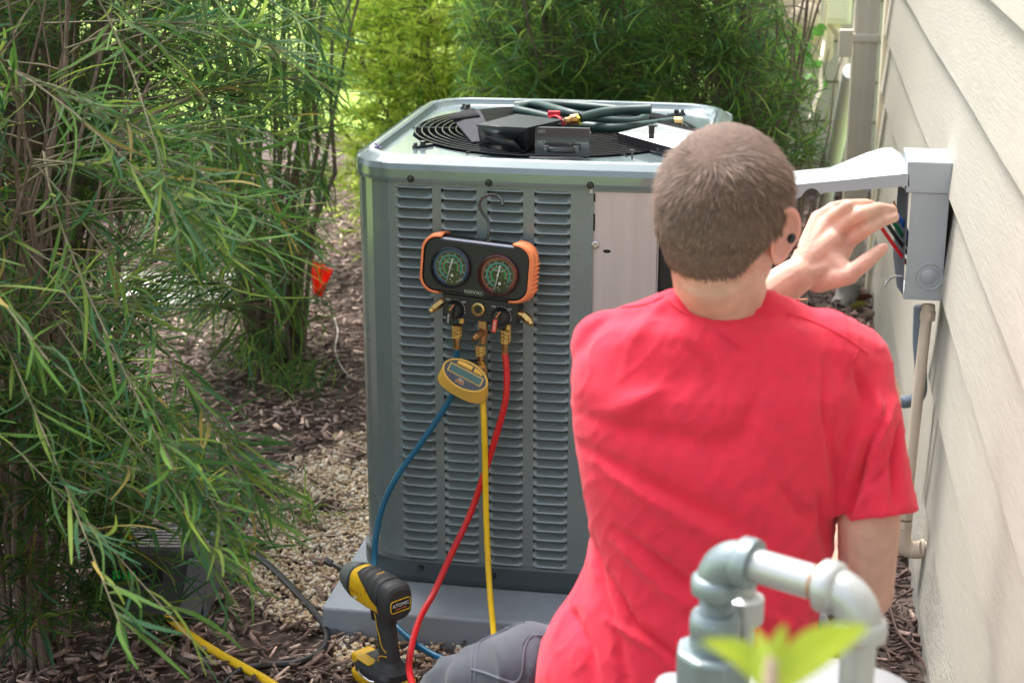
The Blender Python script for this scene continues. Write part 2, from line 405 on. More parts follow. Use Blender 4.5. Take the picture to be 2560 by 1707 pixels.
# ================================================================== HOUSE WALL
WX = .355
hw = empty('house_wall', 'cream painted lap siding wall of the house along the right side', 'wall', (WX, 3, 0))
def local(o): o.location -= Vector(o.parent.location)
edges = [.13, .335, .585, .806, 1.02, 1.25, 1.466, 1.685, 1.905, 2.125, 2.345, 2.565, 2.785, 3.005]
for i, z0 in enumerate(edges):
    z1 = (edges+[3.225])[i+1]+.012
    b = MB(); segs = 60; ra = []; rb = []; rc = []
    y0, y1 = -1.5, 6.32
    for k in range(segs+1):
        y = y0+(y1-y0)*k/segs; wv = .0022*noise.noise(Vector((y*1.1, z0*9, 2)))+.0008*noise.noise(Vector((y*4, z0*9, 5)))
        ra.append((WX-.019+wv, y, z0+wv*.5)); rb.append((WX+.002, y, z1)); rc.append((WX+.008+wv, y, z0-.001))
    b.strip(rb, ra); b.strip(ra, rc)
    o = b.build('siding_board', M['siding_b'] if i == 0 else M['siding'], hw, smooth=False); local(o)
b = MB(); b.box((WX+.13, 2.4, 1.6), (.24, 7.8, 3.3)); o = b.build('wall_core', M['found'], hw, smooth=False); local(o)
b = MB(); b.box((WX+.005, 2.4, .06), (.02, 7.8, .16)); o = b.build('foundation', M['found'], hw, smooth=False); local(o)
b = MB(); b.box((WX-.004, 6.37, 1.6), (.036, .09, 3.3)); o = b.build('corner_board', M['downspout'], hw, smooth=False, bevel=.003); local(o)
# downspout
dx, dy = .262, 6.2
ds = empty('downspout', 'beige corrugated downspout at the far corner of the house', 'downspout', (dx, dy, 0))
b = MB(); poly = []
for k in range(4):
    c = [(-.042, -.032), (.042, -.032), (.042, .032), (-.042, .032)]; p0 = Vector((*c[k], 0)); p1 = Vector((*c[(k+1) % 4], 0))
    nrm = (p1-p0).normalized().cross(Vector((0, 0, 1)))
    for j in range(8):
        q = p0.lerp(p1, j/8); q += nrm*.004*math.sin(j/8*math.pi*4); poly.append(q)
n = len(poly)
b.strip([(p.x, p.y, .06) for p in poly], [(p.x, p.y, 3.1) for p in poly], closed=True)
b.build('pipe', M['downspout'], ds, angle=30)
b = MB(); b.box((0, 0, 1.02), (.1, .08, .03)); b.box((-.07, -.03, 1.0), (.05, .03, .10)); b.build('strap', M['downspout'], ds, bevel=.004)
b = MB(); b.tube([(0, 0, .08), (0, -.01, .03), (-.02, -.03, -.01)], .05, 10); b.build('shoe', M['found'], ds)
# leaning white pvc pipe
A = P(2128, 178, Y=6.4); B = P(2052, 560, Z=.02)
b = MB(); b.tube([A, A.lerp(B, .5), B], .034, 14); wp = b.build('pvc_pipe', M['pvc']); tag(wp, 'white plastic pipe leaning beside the beige downspout', 'pipe')
# far wing of the house with meters
fw = empty('house_wing', 'shaded beige wing of the house behind the downspout', 'wall', (.3, 8.3, 0))
for i in range(12):
    b = MB(); b.box((.0, 0, .25+i*.2), (1.1, .02, .19), rot=(R(-4), 0, 0)); b.build('siding_board', M['siding'], fw, smooth=False)
b = MB(); b.box((.0, .1, 1.3), (1.1, .14, 2.9)); b.build('wall_core', M['found'], fw, smooth=False)
mb = empty('meter_box', 'beige utility meter box on the far wing wall', 'meter box', P(2015, 60, Y=7.9))
b = MB(); b.prism(rrect(.26, .34, .03), .13, Matrix.Translation((0, -.06, 0))); b.build('housing', M['beige'], mb, bevel=.004)
b = MB(); b.lathe([(.085, 0), (.085, .05), (.06, .07), (.0, .075)], (0, -.06, .02), (0, -1, 0), 20); b.build('dial_cover', M['beige'], mb)
mb = empty('cable_box', 'smaller pale cable box above the leaning white pipe', 'junction box', P(2090, 10, Y=7.6))
b = MB(); b.box((0, 0, .02), (.14, .08, .22)); b.build('housing', M['downspout'], mb, bevel=.01)
b = MB(); b.box((0, -.044, .02), (.11, .006, .17)); b.build('lid', M['downspout'], mb, bevel=.002)
def cable(name, pts, r, m, label, cat='cable', n=8, k=6):
    b = MB(); b.tube(smoothpath(pts, k), r, n); return tag(b.build(name, m), label, cat)
cable('cable', [P(2068, 0, Y=7.5), P(2062, 60, Y=7.5), P(2060, 110, Y=7.5), P(2050, 170, Y=7.3), P(2052, 220, Y=7.2), P(2040, 250, Y=7.1), P(2025, 300, Y=7.0)], .009, M['beige'], 'pale cable hanging down from the far meter box')
cable('drain_pipe', [P(2045, 20, Y=7.6), P(2075, 50, Y=7.6), P(2100, 90, Y=7.6), P(2108, 130, Y=7.6), P(2112, 330, Y=7.4)], .022, M['beige'], 'curved beige drain pipe behind the white plastic pipe', 'pipe')
tb = empty('tarp', 'dark blue tarp heaped below the shrub by the house corner', 'tarp', P(2010, 400, Z=0))
b = MB(); b.ell((0, 0, .12), (.34, .3, .22), 24, 14); b.ell((.1, -.1, .05), (.24, .26, .16), 20, 12)
for i, v in enumerate(b.v): b.v[i] = v+v.normalized()*.05*noise.noise(v*7)
b.build('fabric', M['tub'], tb)

# ================================================================== PAD
PX0, PX1, PY0, PY1 = -.985, -.07, 3.205, 4.22
pd = empty('equipment_pad', 'grey plastic pad under the condenser with 30 X 2 moulded on its edge', 'pad', ((PX0+PX1)/2, (PY0+PY1)/2, 0))
cx, cy = (PX1-PX0)/2, (PY1-PY0)/2
b = MB(); b.box((0, 0, .035), (2*cx, 2*cy, .085)); b.build('slab', M['pad'], pd, bevel=.008, seg=3)
b = MB(); b.box((.08, -cy-.0015, .045), (.235, .008, .045)); b.build('label_plate', M['pad'], pd, bevel=.002)
text('36 X 30 X 2', .034, M['pad'], pd, Matrix.Translation((.08, -cy-.006, .045))@XZ, 'lettering', .0012)

# ================================================================== CONDENSER
CX, CY, HX, HY = -.5425, 3.80, .40, .42
ZB, ZT = .125, 1.03
BOW = .014
def outline(inset=0, r=.115, z=0, brk=(), n=8):
    hx, hy = HX-inset, HY-inset; r = max(.02, r-inset*.6); pts = []
    fx = sorted(set([-hx+r]+[x for x in brk if -hx+r < x < hx-r]+[hx-r]+list(np.linspace(-hx+r, hx-r, 9))))
    seq = [(x, -hy) for x in fx]
    for cxx, cyy, a0 in ((hx-r, -hy+r, -90), (hx-r, hy-r, 0), (-hx+r, hy-r, 90), (-hx+r, -hy+r, 180)):
        arc = [(cxx+r*math.cos(R(a0+90*i/n)), cyy+r*math.sin(R(a0+90*i/n))) for i in range(n+1)]
        if a0 == -90: seq += arc[1:]; seq += [(hx, y) for y in np.linspace(-hy+r, hy-r, 7)[1:-1]]
        elif a0 == 0: seq += arc; seq += [(x, hy) for x in np.linspace(hx-r, -hx+r, 9)[1:-1]]
        elif a0 == 90: seq += arc; seq += [(-hx, y) for y in np.linspace(hy-r, -hy+r, 7)[1:-1]]
        else: seq += arc[:-1]
    out = []
    for x, y in seq:
        u, v = x/hx, y/hy
        out.append(Vector((x, y+BOW*(1-min(1, u*u))*math.copysign(1, v)*abs(v)**3, z)))
    return out
def yfront(x): u = x/HX; return -HY-BOW*(1-u*u)
ac = empty('air_conditioner', 'large grey-green outdoor air conditioner condenser with louvred sides on the pad', 'air conditioner', (CX, CY, .078))
Z0 = .078
cols = [(-.833, -.751), (-.731, -.653), (-.629, -.551), (-.527, -.449)]
cols = [(a-CX, b_-CX) for a, b_ in cols]
LT, LB = 1.013-Z0, .14-Z0
brk = [c for ab in cols for c in ab]
cutx = -.402-CX
ol = outline(brk=brk+[cutx]); n = len(ol); b = MB()
zb, zt = ZB-Z0, ZT-Z0
for i in range(n):
    p, q = ol[i], ol[(i+1) % n]; mid = (p+q)/2
    front = mid.y < -HY+.01 and abs(mid.x) < HX-.1
    zz = [(zb, zt)]
    if front and any(a-1e-4 < mid.x < c+1e-4 for a, c in cols): zz = [(zb, LB), (LT, zt)]
    elif mid.y < -HY+.06 and mid.x > cutx+1e-3: zz = [(zb, .40), (zt-.012, zt)]
    for z0, z1 in zz: b.add([(p.x, p.y, z0), (q.x, q.y, z0), (q.x, q.y, z1), (p.x, p.y, z1)], [(0, 1, 2, 3)])
b.build('cabinet', M['cab'], ac, angle=30)
# inner dark coil body
b = MB(); o2 = outline(inset=.03, r=.12)
b.strip([(p.x, p.y, zb) for p in o2 if 1], [(p.x, p.y, zt) for p in o2], closed=True)
b.build('coil', M['void'], ac)
# louvres
def louver_mesh(wd, pt):
    nx = 16; prof = [(0, .022), (.10, .020), (.22, .0155), (.36, .011), (.52, .0075), (.68, .0035), (.82, -.0010), (.93, -.0048), (1.0, -.0060), (1.05, -.0042), (1.07, .020)]
    vs = []
    for i in range(nx+1):
        u = i/nx; e = min(u, 1-u)/.115; s = 1 if e >= 1 else e*e*(3-2*e)
        for v, d in prof:
            dd = d*s; zz = -pt*v
            if v > 1.0: dd = d*s; 
            if v < .4: zz -= pt*.42*(1-s)*(1-v/.4)
            vs.append((-wd/2+wd*u, dd, zz))
    m = len(prof); fs = [(i*m+j, i*m+j+1, (i+1)*m+j+1, (i+1)*m+j) for i in range(nx) for j in range(m-1)]
    q = MB(); q.add(vs, fs)
    for e_ in (0, nx):      # little end web that closes the top corner
        pass
    return q.mesh('louver', M['cab'])
NL = 39; pt = (LT-LB)/NL
lmeshes = [louver_mesh(c-a+.0005, pt) for a, c in cols]
for (a, c), lm in zip(cols, lmeshes):
    xm = (a+c)/2; y = yfront(xm); ang = math.atan((yfront(c)-yfront(a))/(c-a))
    for k in range(-1, NL):
        o = bpy.data.objects.new('louver', lm); COL.objects.link(o); o.parent = ac
        o.location = (xm, y+.0003, LT-k*pt); o.rotation_euler = (0, 0, ang)
for xm in (-.2, 0, .2):       # left side of the cabinet: two columns
    for k in range(NL):
        if xm == .2: continue
        o = bpy.data.objects.new('louver', lmeshes[0]); COL.objects.link(o); o.parent = ac
        o.location = (-HX-.003, xm, LT-k*pt); o.rotation_euler = (0, 0, R(-90))
# base pan
b = MB(); prev = None
for ins, z in ((.012, .0), (-.006, .0), (-.008, .012), (-.007, .05), (-.001, .056), (.004, .056)):
    ring = [(p.x, p.y, z+.004) for p in outline(inset=ins)]
    if prev: b.strip(prev, ring, closed=True)
    prev = ring
b.build('base_pan', M['cab_dark'], ac, angle=30)
# top cap
HC = Vector((-.548-CX, 3.835-CY, 0)); HR = .347
b = MB(); prev = None
capprof = [(.002, -.004), (-.006, -.004), (-.007, .004), (-.0065, .022), (-.003, .034), (.000, .031), (.004, .0345), (.018, .0455), (.023, .048), (.031, .0485), (.038, .046), (.042, .040), (.047, .034), (.052, .032)]
for ins, z in capprof:
    ring = [Vector((p.x, p.y, ZT-Z0+z)) for p in outline(inset=ins)]
    if prev: b.strip(prev, ring, closed=True)
    prev = ring
zr = ZT-Z0+.032
circ = []
for p in prev:
    d = Vector((p.x-HC.x, p.y-HC.y, 0)); dn = d.normalized(); rr = min(HR, d.length-.004); circ.append(Vector((HC.x+dn.x*rr, HC.y+dn.y*rr, zr)))
b.strip(prev, circ, closed=True); lower = [Vector((p.x, p.y, zr-.02)) for p in circ]; b.strip(circ, lower, closed=True)
b.build('top_cover', M['cab_top'], ac, angle=50)
b = MB(); b.lathe([(HR-.003, 0), (HR-.006, -.16)], (HC.x, HC.y, zr-.004), (0, 0, 1), 48, caps=False); b.lathe([(.0, 0), (HR, .001)], (HC.x, HC.y, zr-.2), (0, 0, 1), 48, caps=False)
b.build('fan_shroud', M['void'], ac)
b = MB(); b.lathe([(.0, .03), (.06, .028), (.07, .02), (.07, -.1)], (HC.x, HC.y, zr-.09), (0, 0, 1), 24, caps=False); b.build('fan_motor', M['black'], ac)
for k in range(3):
    a0 = k*120+20; b = MB(); pa = []; pb = []
    for j in range(9):
        a = R(a0+j*9); t = j/8; z = zr-.11-.045*t
        pa.append((HC.x+.06*math.cos(a), HC.y+.06*math.sin(a), z)); pb.append((HC.x+.33*math.cos(a+.1), HC.y+.33*math.sin(a+.1), z-.01))
    b.strip(pa, pb); b.build('fan_blade', M['black'], ac, solid=.002)
# wire guard
for k in range(19):
    r = .338-k*.0163
    b = MB(); q = [(HC.x+r*math.cos(2*math.pi*j/56), HC.y+r*math.sin(2*math.pi*j/56), zr+.004+.004*(1-(r/.35)**2)) for j in range(57)]
    b.tube(q, .0019, 6, caps=False); b.build('guard_ring', M['wire'], ac)
for k in range(6):
    a = R(k*60+4+45*0); b = MB(); q = [(HC.x+rr*math.cos(a), HC.y+rr*math.sin(a), zr+.0015) for rr in (.03, .2, .356)]
    b.tube(q, .0026, 6); b.build('guard_bar', M['wire'], ac)
corner = []
for sx, sy in ((-1, -1), (1, -1), (1, 1), (-1, 1)):
    p = Vector((sx*.268+HC.x, sy*.262+HC.y, zr+.003)); b = MB(); d = Vector((-sx, -sy, 0)).normalized()
    b.box(p, (.05, .013, .007), rot=(0, 0, math.atan2(sy, sx))); b.cyl(p+Vector((0, 0, .002)), p+Vector((0, 0, .012)), .007, n=6); b.cyl(p-d*.02, p-d*.02+Vector((0, 0, .010)), .005, n=6)
    b.build('guard_bracket', M['blackgloss'], ac, bevel=.001)
def screw(px, py, Y, parent=ac, r=.0065):
    p = P(px, py, Y=Y)-Vector(parent.location); b = MB(); b.cyl(p, p+Vector((0, -.003, 0)), r*1.25, n=14); b.cyl(p+Vector((0, -.003, 0)), p+Vector((0, -.008, 0)), r, r*.85, n=6); return b.build('screw', M['blackgloss'], parent, bevel=.0006)
for px, py in ((1027, 447), (1222, 457), (1476, 463)): screw(px, py, CY+yfront((P(px, py, Y=3.37).x-CX))-.006)
for px, py in ((1052, 1418), (1233, 1438)): screw(px, py, CY+yfront((P(px, py, Y=3.37).x-CX))-.008)
# loose screw standing on the cap, purple ink
p = P(1580, 400, Z=1.072); b = MB(); b.lathe([(.0015, 0), (.003, .006), (.0022, .008), (.003, .011), (.0022, .013), (.003, .016), (.0022, .018), (.006, .02), (.006, .022)], p, (0, 0, 1), 10)
tag(b.build('loose_screw', M['steel_dark']), 'tiny loose screw standing upright on the front rim of the condenser top', 'screw')
ink = []
for t in np.linspace(0, 1, 14):
    ink.append(P(936+12*t+6*math.sin(t*9), 362+10*t-3*math.cos(t*8), Z=1.0785))
b = MB(); b.tube([v-Vector(ac.location) for v in ink], .0012, 5); b.build('ink_mark', M['purple'], ac)
# service bay
bx0, bx1 = -.402-CX, -.262-CX; yb = -HY-BOW+.004
b = MB(); b.box(((bx0+bx1)/2, yb+.004, (.40+zt-.012)/2), (bx1-bx0, .003, zt-.012-.40)); b.box((bx1, yb+.03, (.4+zt)/2), (.003, .055, zt-.42)); b.build('galvanised_panel', M['galv'], ac, smooth=False)
b = MB(); p = P(1489, 612, Y=CY+yb)-ac.location
b.lathe([(.0001, .006), (.005, .006), (.006, .003), (.0085, .002), (.0085, 0)], (p.x, yb, p.z), (0, -1, 0), 12); b.build('panel_screw', M['chrome'], ac)
b = MB(); p = P(1517, 629, Y=CY+yb)-ac.location
b.add([(p.x+.009*math.cos(a)*(1 if a < 3.2 else .9), yb+.0015, p.z+.004*math.sin(a)-.1*((.009*math.cos(a))**2)*6) for a in np.linspace(0, 6.28, 13)[:-1]], [tuple(range(12))]); b.build('slot', M['void'], ac, smooth=False)
for z0, z1 in ((.918, .935), (.855, .892)):
    b = MB(); b.box((bx0+.0035, yb+.0015, (z0+z1)/2), (.0035, .003, z1-z0)); b.build('slot', M['void'], ac, smooth=False)
b = MB(); b.box((bx0-.003, yb-.004, zt-.008), (.006, .004, .012)); b.build('clip', M['galv'], ac)
b = MB()   # bay interior
b.box((-.20-CX, -HY+.09, .69), (.14, .004, .55)); b.box((-.20-CX, -HY+.04, .41), (.14, .10, .004)); b.build('bay_back', M['cab_dark'], ac, smooth=False)
p = P(1668, 680, Y=3.40)-ac.location
b = MB(); b.box((p.x+.006, -HY+.045, p.z+.01), (.05, .07, .10)); b.cyl((p.x+.012, -HY+.005, p.z+.025), (p.x+.012, -HY+.012, p.z+.025), .006, n=12); b.build('contactor', M['black'], ac, bevel=.003)
b = MB(); b.lathe([(.024, -.02), (.026, -.018), (.026, .06), (.022, .066), (.0001, .068)], (p.x+.035, -HY+.05, p.z-.10), (0, 0, 1), 20); b.build('capacitor', M['galv'], ac)
for k in range(3):
    q = P(1688+4*k, 690+9*k, Y=3.39)-ac.location; b = MB(); b.tube([q, q+Vector((.02, 0, .004)), q+Vector((.05, .01, -.03))], .003, 6); b.build('terminal_wire', [M['wirered'], M['wireblue'], M['wirered']][k], ac)

# ================================================================== THINGS ON TOP
zt_ = 1.067
# garden hose coil
gh = empty('garden_hose', 'dark green garden hose coiled loosely on top of the condenser', 'hose', P(1500, 300, Z=zt_))
def on(px, py, z=zt_+.012): return P(px, py, Z=z)
path = [on(1318, 310), on(1345, 286), on(1305, 268, zt_+.02), on(1278, 262, zt_+.02), on(1300, 258, zt_+.015), on(1400, 260), on(1520, 264), on(1600, 272), on(1618, 290), on(1590, 302), on(1510, 300), on(1440, 285, zt_+.03), on(1370, 268, zt_+.035), on(1310, 266, zt_+.035)]
loc = gh.location
b = MB(); b.tube([v-loc for v in smoothpath([on(1290, 265), on(1345, 262, zt_+.02), on(1420, 283, zt_+.035), on(1500, 300, zt_+.02), on(1575, 305), on(1610, 296), on(1608, 282), on(1560, 276), on(1480, 268), on(1400, 262), on(1330, 264), on(1292, 274), on(1330, 284), on(1380, 296)], 8)], .0115, 12); b.build('hose_coil', M['hose_green'], gh)
b = MB(); b.tube([v-loc for v in smoothpath([on(1448, 296, zt_+.04), on(1500, 283, zt_+.045), on(1560, 276, zt_+.05), on(1628, 273, zt_+.055)], 8)], .0118, 12); b.build('hose_end', M['hose_green'], gh)
b = MB(); b.tube([v-loc for v in smoothpath([on(1410, 308), on(1470, 316), on(1540, 321), on(1610, 314), on(1690, 304)], 8)], .0115, 12); b.build('hose_end', M['hose_green'], gh)
a_, c_ = on(1412, 304, zt_+.035)-loc, on(1446, 297, zt_+.04)-loc
b = MB(); b.cyl(a_, a_.lerp(c_, .45), .009, n=12); b.cyl(a_.lerp(c_, .4), c_, .013, n=8); b.build('brass_fitting', M['brass_dark'], gh, bevel=.001)
a_, c_ = on(1686, 305)-loc, on(1706, 306)-loc
b = MB(); b.cyl(a_, c_, .0125, n=8); b.build('brass_fitting', M['brass'], gh, bevel=.001)
b = MB(); b.tube([on(1443, 290, zt_+.055)-loc, on(1449, 297, zt_+.058)-loc, on(1446, 306, zt_+.045)-loc, on(1452, 312, zt_+.02)-loc], .0028, 6); b.build('yellow_tie', M['tagyellow'], gh)
b = MB(); pts_ = [on(1371, 295, zt_+.05)-loc, on(1390, 292, zt_+.055)-loc, on(1404, 302, zt_+.05)-loc, on(1408, 318, zt_+.02)-loc]
pp = smoothpath(pts_, 5); b.strip([v+Vector((0, -.006, .002)) for v in pp], [v+Vector((0, .010, 0)) for v in pp]); b.build('red_tap_handle', M['reddish'], gh, solid=.004)
b = MB(); q = on(1385, 285, zt_+.035)-loc; b.box(q, (.03, .01, .014)); b.build('red_tap_handle', M['reddish'], gh, bevel=.002)
# black vinyl case
cs = empty('tool_case', 'black vinyl tool case lying with its flap open on the fan guard', 'case', P(1290, 378, Z=zt_+.001))
f0, f1, f2, f3 = [P(x, y, Z=zt_+.002)-cs.location for x, y in ((1198, 362), (1316, 383), (1345, 340), (1250, 322))]
up = Vector((0, 0, .062)); b = MB()
t0, t1, t2, t3 = [P(x, y, Z=zt_+.066)-cs.location for x, y in ((1190, 313), (1318, 322), (1408, 300), (1290, 285))]
b.add([f0, f1, f2, f3, t0+Vector((0, .0, 0)), t1, t2, t3], [(0, 3, 2, 1), (0, 1, 5, 4), (1, 2, 6, 5), (2, 3, 7, 6), (3, 0, 4, 7)])
b.add([t0+(t1-t0)*.0+Vector((.004, .004, .001)), t1+Vector((-.002, .004, .001)), t2+Vector((0, -.003, .001)), t3], [(0, 1, 2, 3)])
b.build('case_body', M['vinyl'], cs, bevel=.005, seg=3)
# inward fold of the near end
b = MB(); m0 = (f0*.45+t0*.55)+Vector((.0, .03, 0)); m1 = (f1*.45+t1*.55)+Vector((-.012, .03, 0))
b.add([t0+Vector((.002, -.003, .002)), t1+Vector((0, -.003, .002)), m1+Vector((-.02, -.022, -.002)), m0+Vector((.02, -.022, -.002))], [(0, 3, 2, 1)]); b.add([f0, f1, m1+Vector((-.02, -.022, -.002)), m0+Vector((.02, -.022, -.002))], [(0, 1, 2, 3)])
for i, v in enumerate(b.v): b.v[i] = v+Vector((0, -.006, 0))
b.build('folded_end', M['vinyl'], cs, solid=.002)
b = MB(); s_ = [P(x, y, Z=z)-cs.location for x, y, z in ((1122, 288, zt_+.03), (1200, 276, zt_+.03), (1222, 320, zt_+.02), (1240, 352, zt_+.006), (1180, 356, zt_+.004), (1158, 330, zt_+.012))]
b.add(s_, [(0, 5, 2, 1), (5, 4, 3, 2)]); b.build('velcro_flap', M['velcro'], cs, solid=.003, bevel=.001)
b = MB(); s_ = [P(x, y, Z=z)-cs.location for x, y, z in ((1121, 289, zt_+.0345), (1180, 273, zt_+.0345), (1200, 290, zt_+.0305), (1124, 300, zt_+.0305))]
b.add(s_, [(0, 3, 2, 1)]); b.build('fuzzy_strip', mat('velcro_loop', (.02, .02, .024), 1, bump=1, bscale=900), cs, solid=.003)
# fuse pull-out block
fz0 = P(1339, 386, Z=zt_+.001)
fb = empty('fuse_pullout', 'black rectangular disconnect pull-out block with handle standing on the fan guard', 'fuse block', fz0+Vector((0, -.012, 0)), (R(3), 0, R(2)))
wd_ = (P(1475, 388, Z=zt_)-P(1338, 386, Z=zt_)).length
M['smoke'] = mat('smoked_plastic', (.045, .046, .05), .16, coat=.6)
b = MB(); b.box((wd_/2, .004, .031), (wd_, .008, .064)); b.build('plate', M['smoke'], fb, bevel=.001)
b = MB(); b.box((wd_/2+.0, -.004, .017), (.076, .012, .014)); b.build('base', M['black'], fb, bevel=.002)
b = MB(); pp = smoothpath([(wd_/2-.036, -.01, .018), (wd_/2-.02, -.022, .018), (wd_/2+.02, -.022, .018), (wd_/2+.036, -.01, .018)], 5)
b.strip([v+Vector((0, 0, .006)) for v in pp], [v-Vector((0, 0, .006)) for v in pp]); b.build('handle', M['blackgloss'], fb, solid=.004)
for sx in (-1, 1):
    b = MB(); b.box((wd_/2+sx*.033, -.012, .019), (.013, .012, .015)); b.build('lug', M['smoke'], fb, bevel=.002)
UD = Matrix.Rotation(math.pi, 4, 'Y')
text('ON', .011, M['grey_print'], fb, Matrix.Translation((.015, -.0005, .031))@UD@XZ, depth=.0003)
text('OFF', .010, M['grey_print'], fb, Matrix.Translation((.015, -.0005, .055))@UD@XZ, depth=.0003)
text('DANGER', .007, M['grey_print'], fb, Matrix.Translation((wd_-.018, -.0005, .03))@UD@XZ, depth=.0003)
# shiny disconnect inner cover
cv = empty('metal_cover_plate', 'bright silver cover plate lying tilted on the fan guard beside the hose end', 'cover plate', P(1640, 350, Z=zt_+.02))
a4 = [P(x, y, Z=z)-cv.location for x, y, z in ((1546, 333, zt_+.018), (1682, 371, zt_+.02), (1800, 345, zt_+.055), (1645, 309, zt_+.04))]
b = MB(); b.add(a4, [(0, 1, 2, 3)]); b.build('plate', M['silver'], cv, solid=.002, smooth=False)
b = MB(); dn = Vector((0, 0, -.022)); b.add([a4[0], a4[1], a4[1]+dn, a4[0]+dn], [(0, 1, 2, 3)]); b.add([a4[3], a4[2], a4[2]+Vector((0, .004, .008)), a4[3]+Vector((0, .004, .008))], [(0, 1, 2, 3)]); b.build('flange', M['steel_dark'], cv, solid=.002, smooth=False)
q = P(1629, 338, Z=zt_+.05)-cv.location; b = MB(); b.box(q+Vector((0, 0, .006)), (.012, .008, .028)); b.box(q+Vector((.002, .004, .02)), (.018, .018, .003)); b.build('hook_tab', M['black'], cv)

# ================================================================== MANIFOLD GAUGES
mg = empty('manifold_gauge_set', 'black and orange twin dial manifold gauge set hanging on the louvres', 'gauge set', (-.6385, 3.315, .857), (R(-5), R(3.2), R(-6)))
Sg = .00085
def ML(px, py):
    dx_, dz_ = (px-1188)*Sg, -(py-683)*Sg*1.03; a = R(5.2); return (dx_*math.cos(a)-dz_*math.sin(a), dx_*math.sin(a)+dz_*math.cos(a))
BW, BH, BD = .200, .116, .052
b = MB(); b.prism(rrect(.2335, BH, .030, 8), BD, Matrix.Translation((0, -BD/2, 0))); b.build('gauge_housing', M['black'], mg, bevel=.004, seg=3)
b = MB(); b.box((0, -BD/2+.003, BH/2-.004), (BW-.035, .008, .009), rot=(R(35), 0, 0)); b.build('bright_trim', mat('trim', (.10, .115, .16), .55, .2), mg, bevel=.0015)
for s_ in (-1, 1):
    outp = rrect(.243, BH+.009, .034, 8); inn = rrect(.2345, BH+.001, .031, 8)
    b = MB(); n_ = len(outp); keep = [i for i in range(n_) if s_*outp[i][0] > .072]
    # sort points by angle round the grip
    keep.sort(key=lambda i: math.atan2(outp[i][1], s_*outp[i][0]))
    o_ = [outp[i] for i in keep]; q_ = [inn[i] for i in keep]
    o_ = [(s_*.078, -(BH+.010)/2)]+o_+[(s_*.078, (BH+.010)/2)]; q_ = [(s_*.078, -(BH+.001)/2)]+q_+[(s_*.078, (BH+.001)/2)]
    y0_, y1_ = -BD/2-.0015, BD/2+.003
    A0 = [(x, y0_, z) for x, z in o_]; A1 = [(x*(1.07 if s_ > 0 else 1.02), 0, z*1.03) for x, z in o_]; A3 = [(x*(1.05 if s_ > 0 else 1.01), -BD*.3, z*1.02) for x, z in o_]; A2 = [(x, y1_, z) for x, z in o_]; B0 = [(x, y0_, z) for x, z in q_]; B2 = [(x, y1_, z) for x, z in q_]
    b.strip(B0, A0); b.strip(A0, A3); b.strip(A3, A1); b.strip(A1, A2); b.strip(A2, B2)
    for k in range(len(b.v)): pass
    b.build('rubber_grip', M['orange'], mg, solid=.002, angle=60)
    for k in range(7):
        zc_ = -.034+k*.0095; b = MB(); e_ = 1.05 if s_ > 0 else 1; b.tube([(s_*.1215, -.026, zc_-.004), (s_*.1235*e_, -.012, zc_), (s_*.1235*e_*1.02, 0, zc_+.001)], .0022, 6); b.build('grip_rib', M['orange'], mg)
def arc(b, c, r0, r1, a0, a1, y, n=40, dash=0):
    st = (a1-a0)/n
    for i in range(n):
        if dash and i % 2: continue
        A_, B_ = R(a0+i*st), R(a0+(i+1)*st)
        b.add([(c[0]+r*math.sin(a), y, c[1]+r*math.cos(a)) for r, a in ((r0, A_), (r1, A_), (r1, B_), (r0, B_))], [(0, 1, 2, 3)])
yf = -BD/2
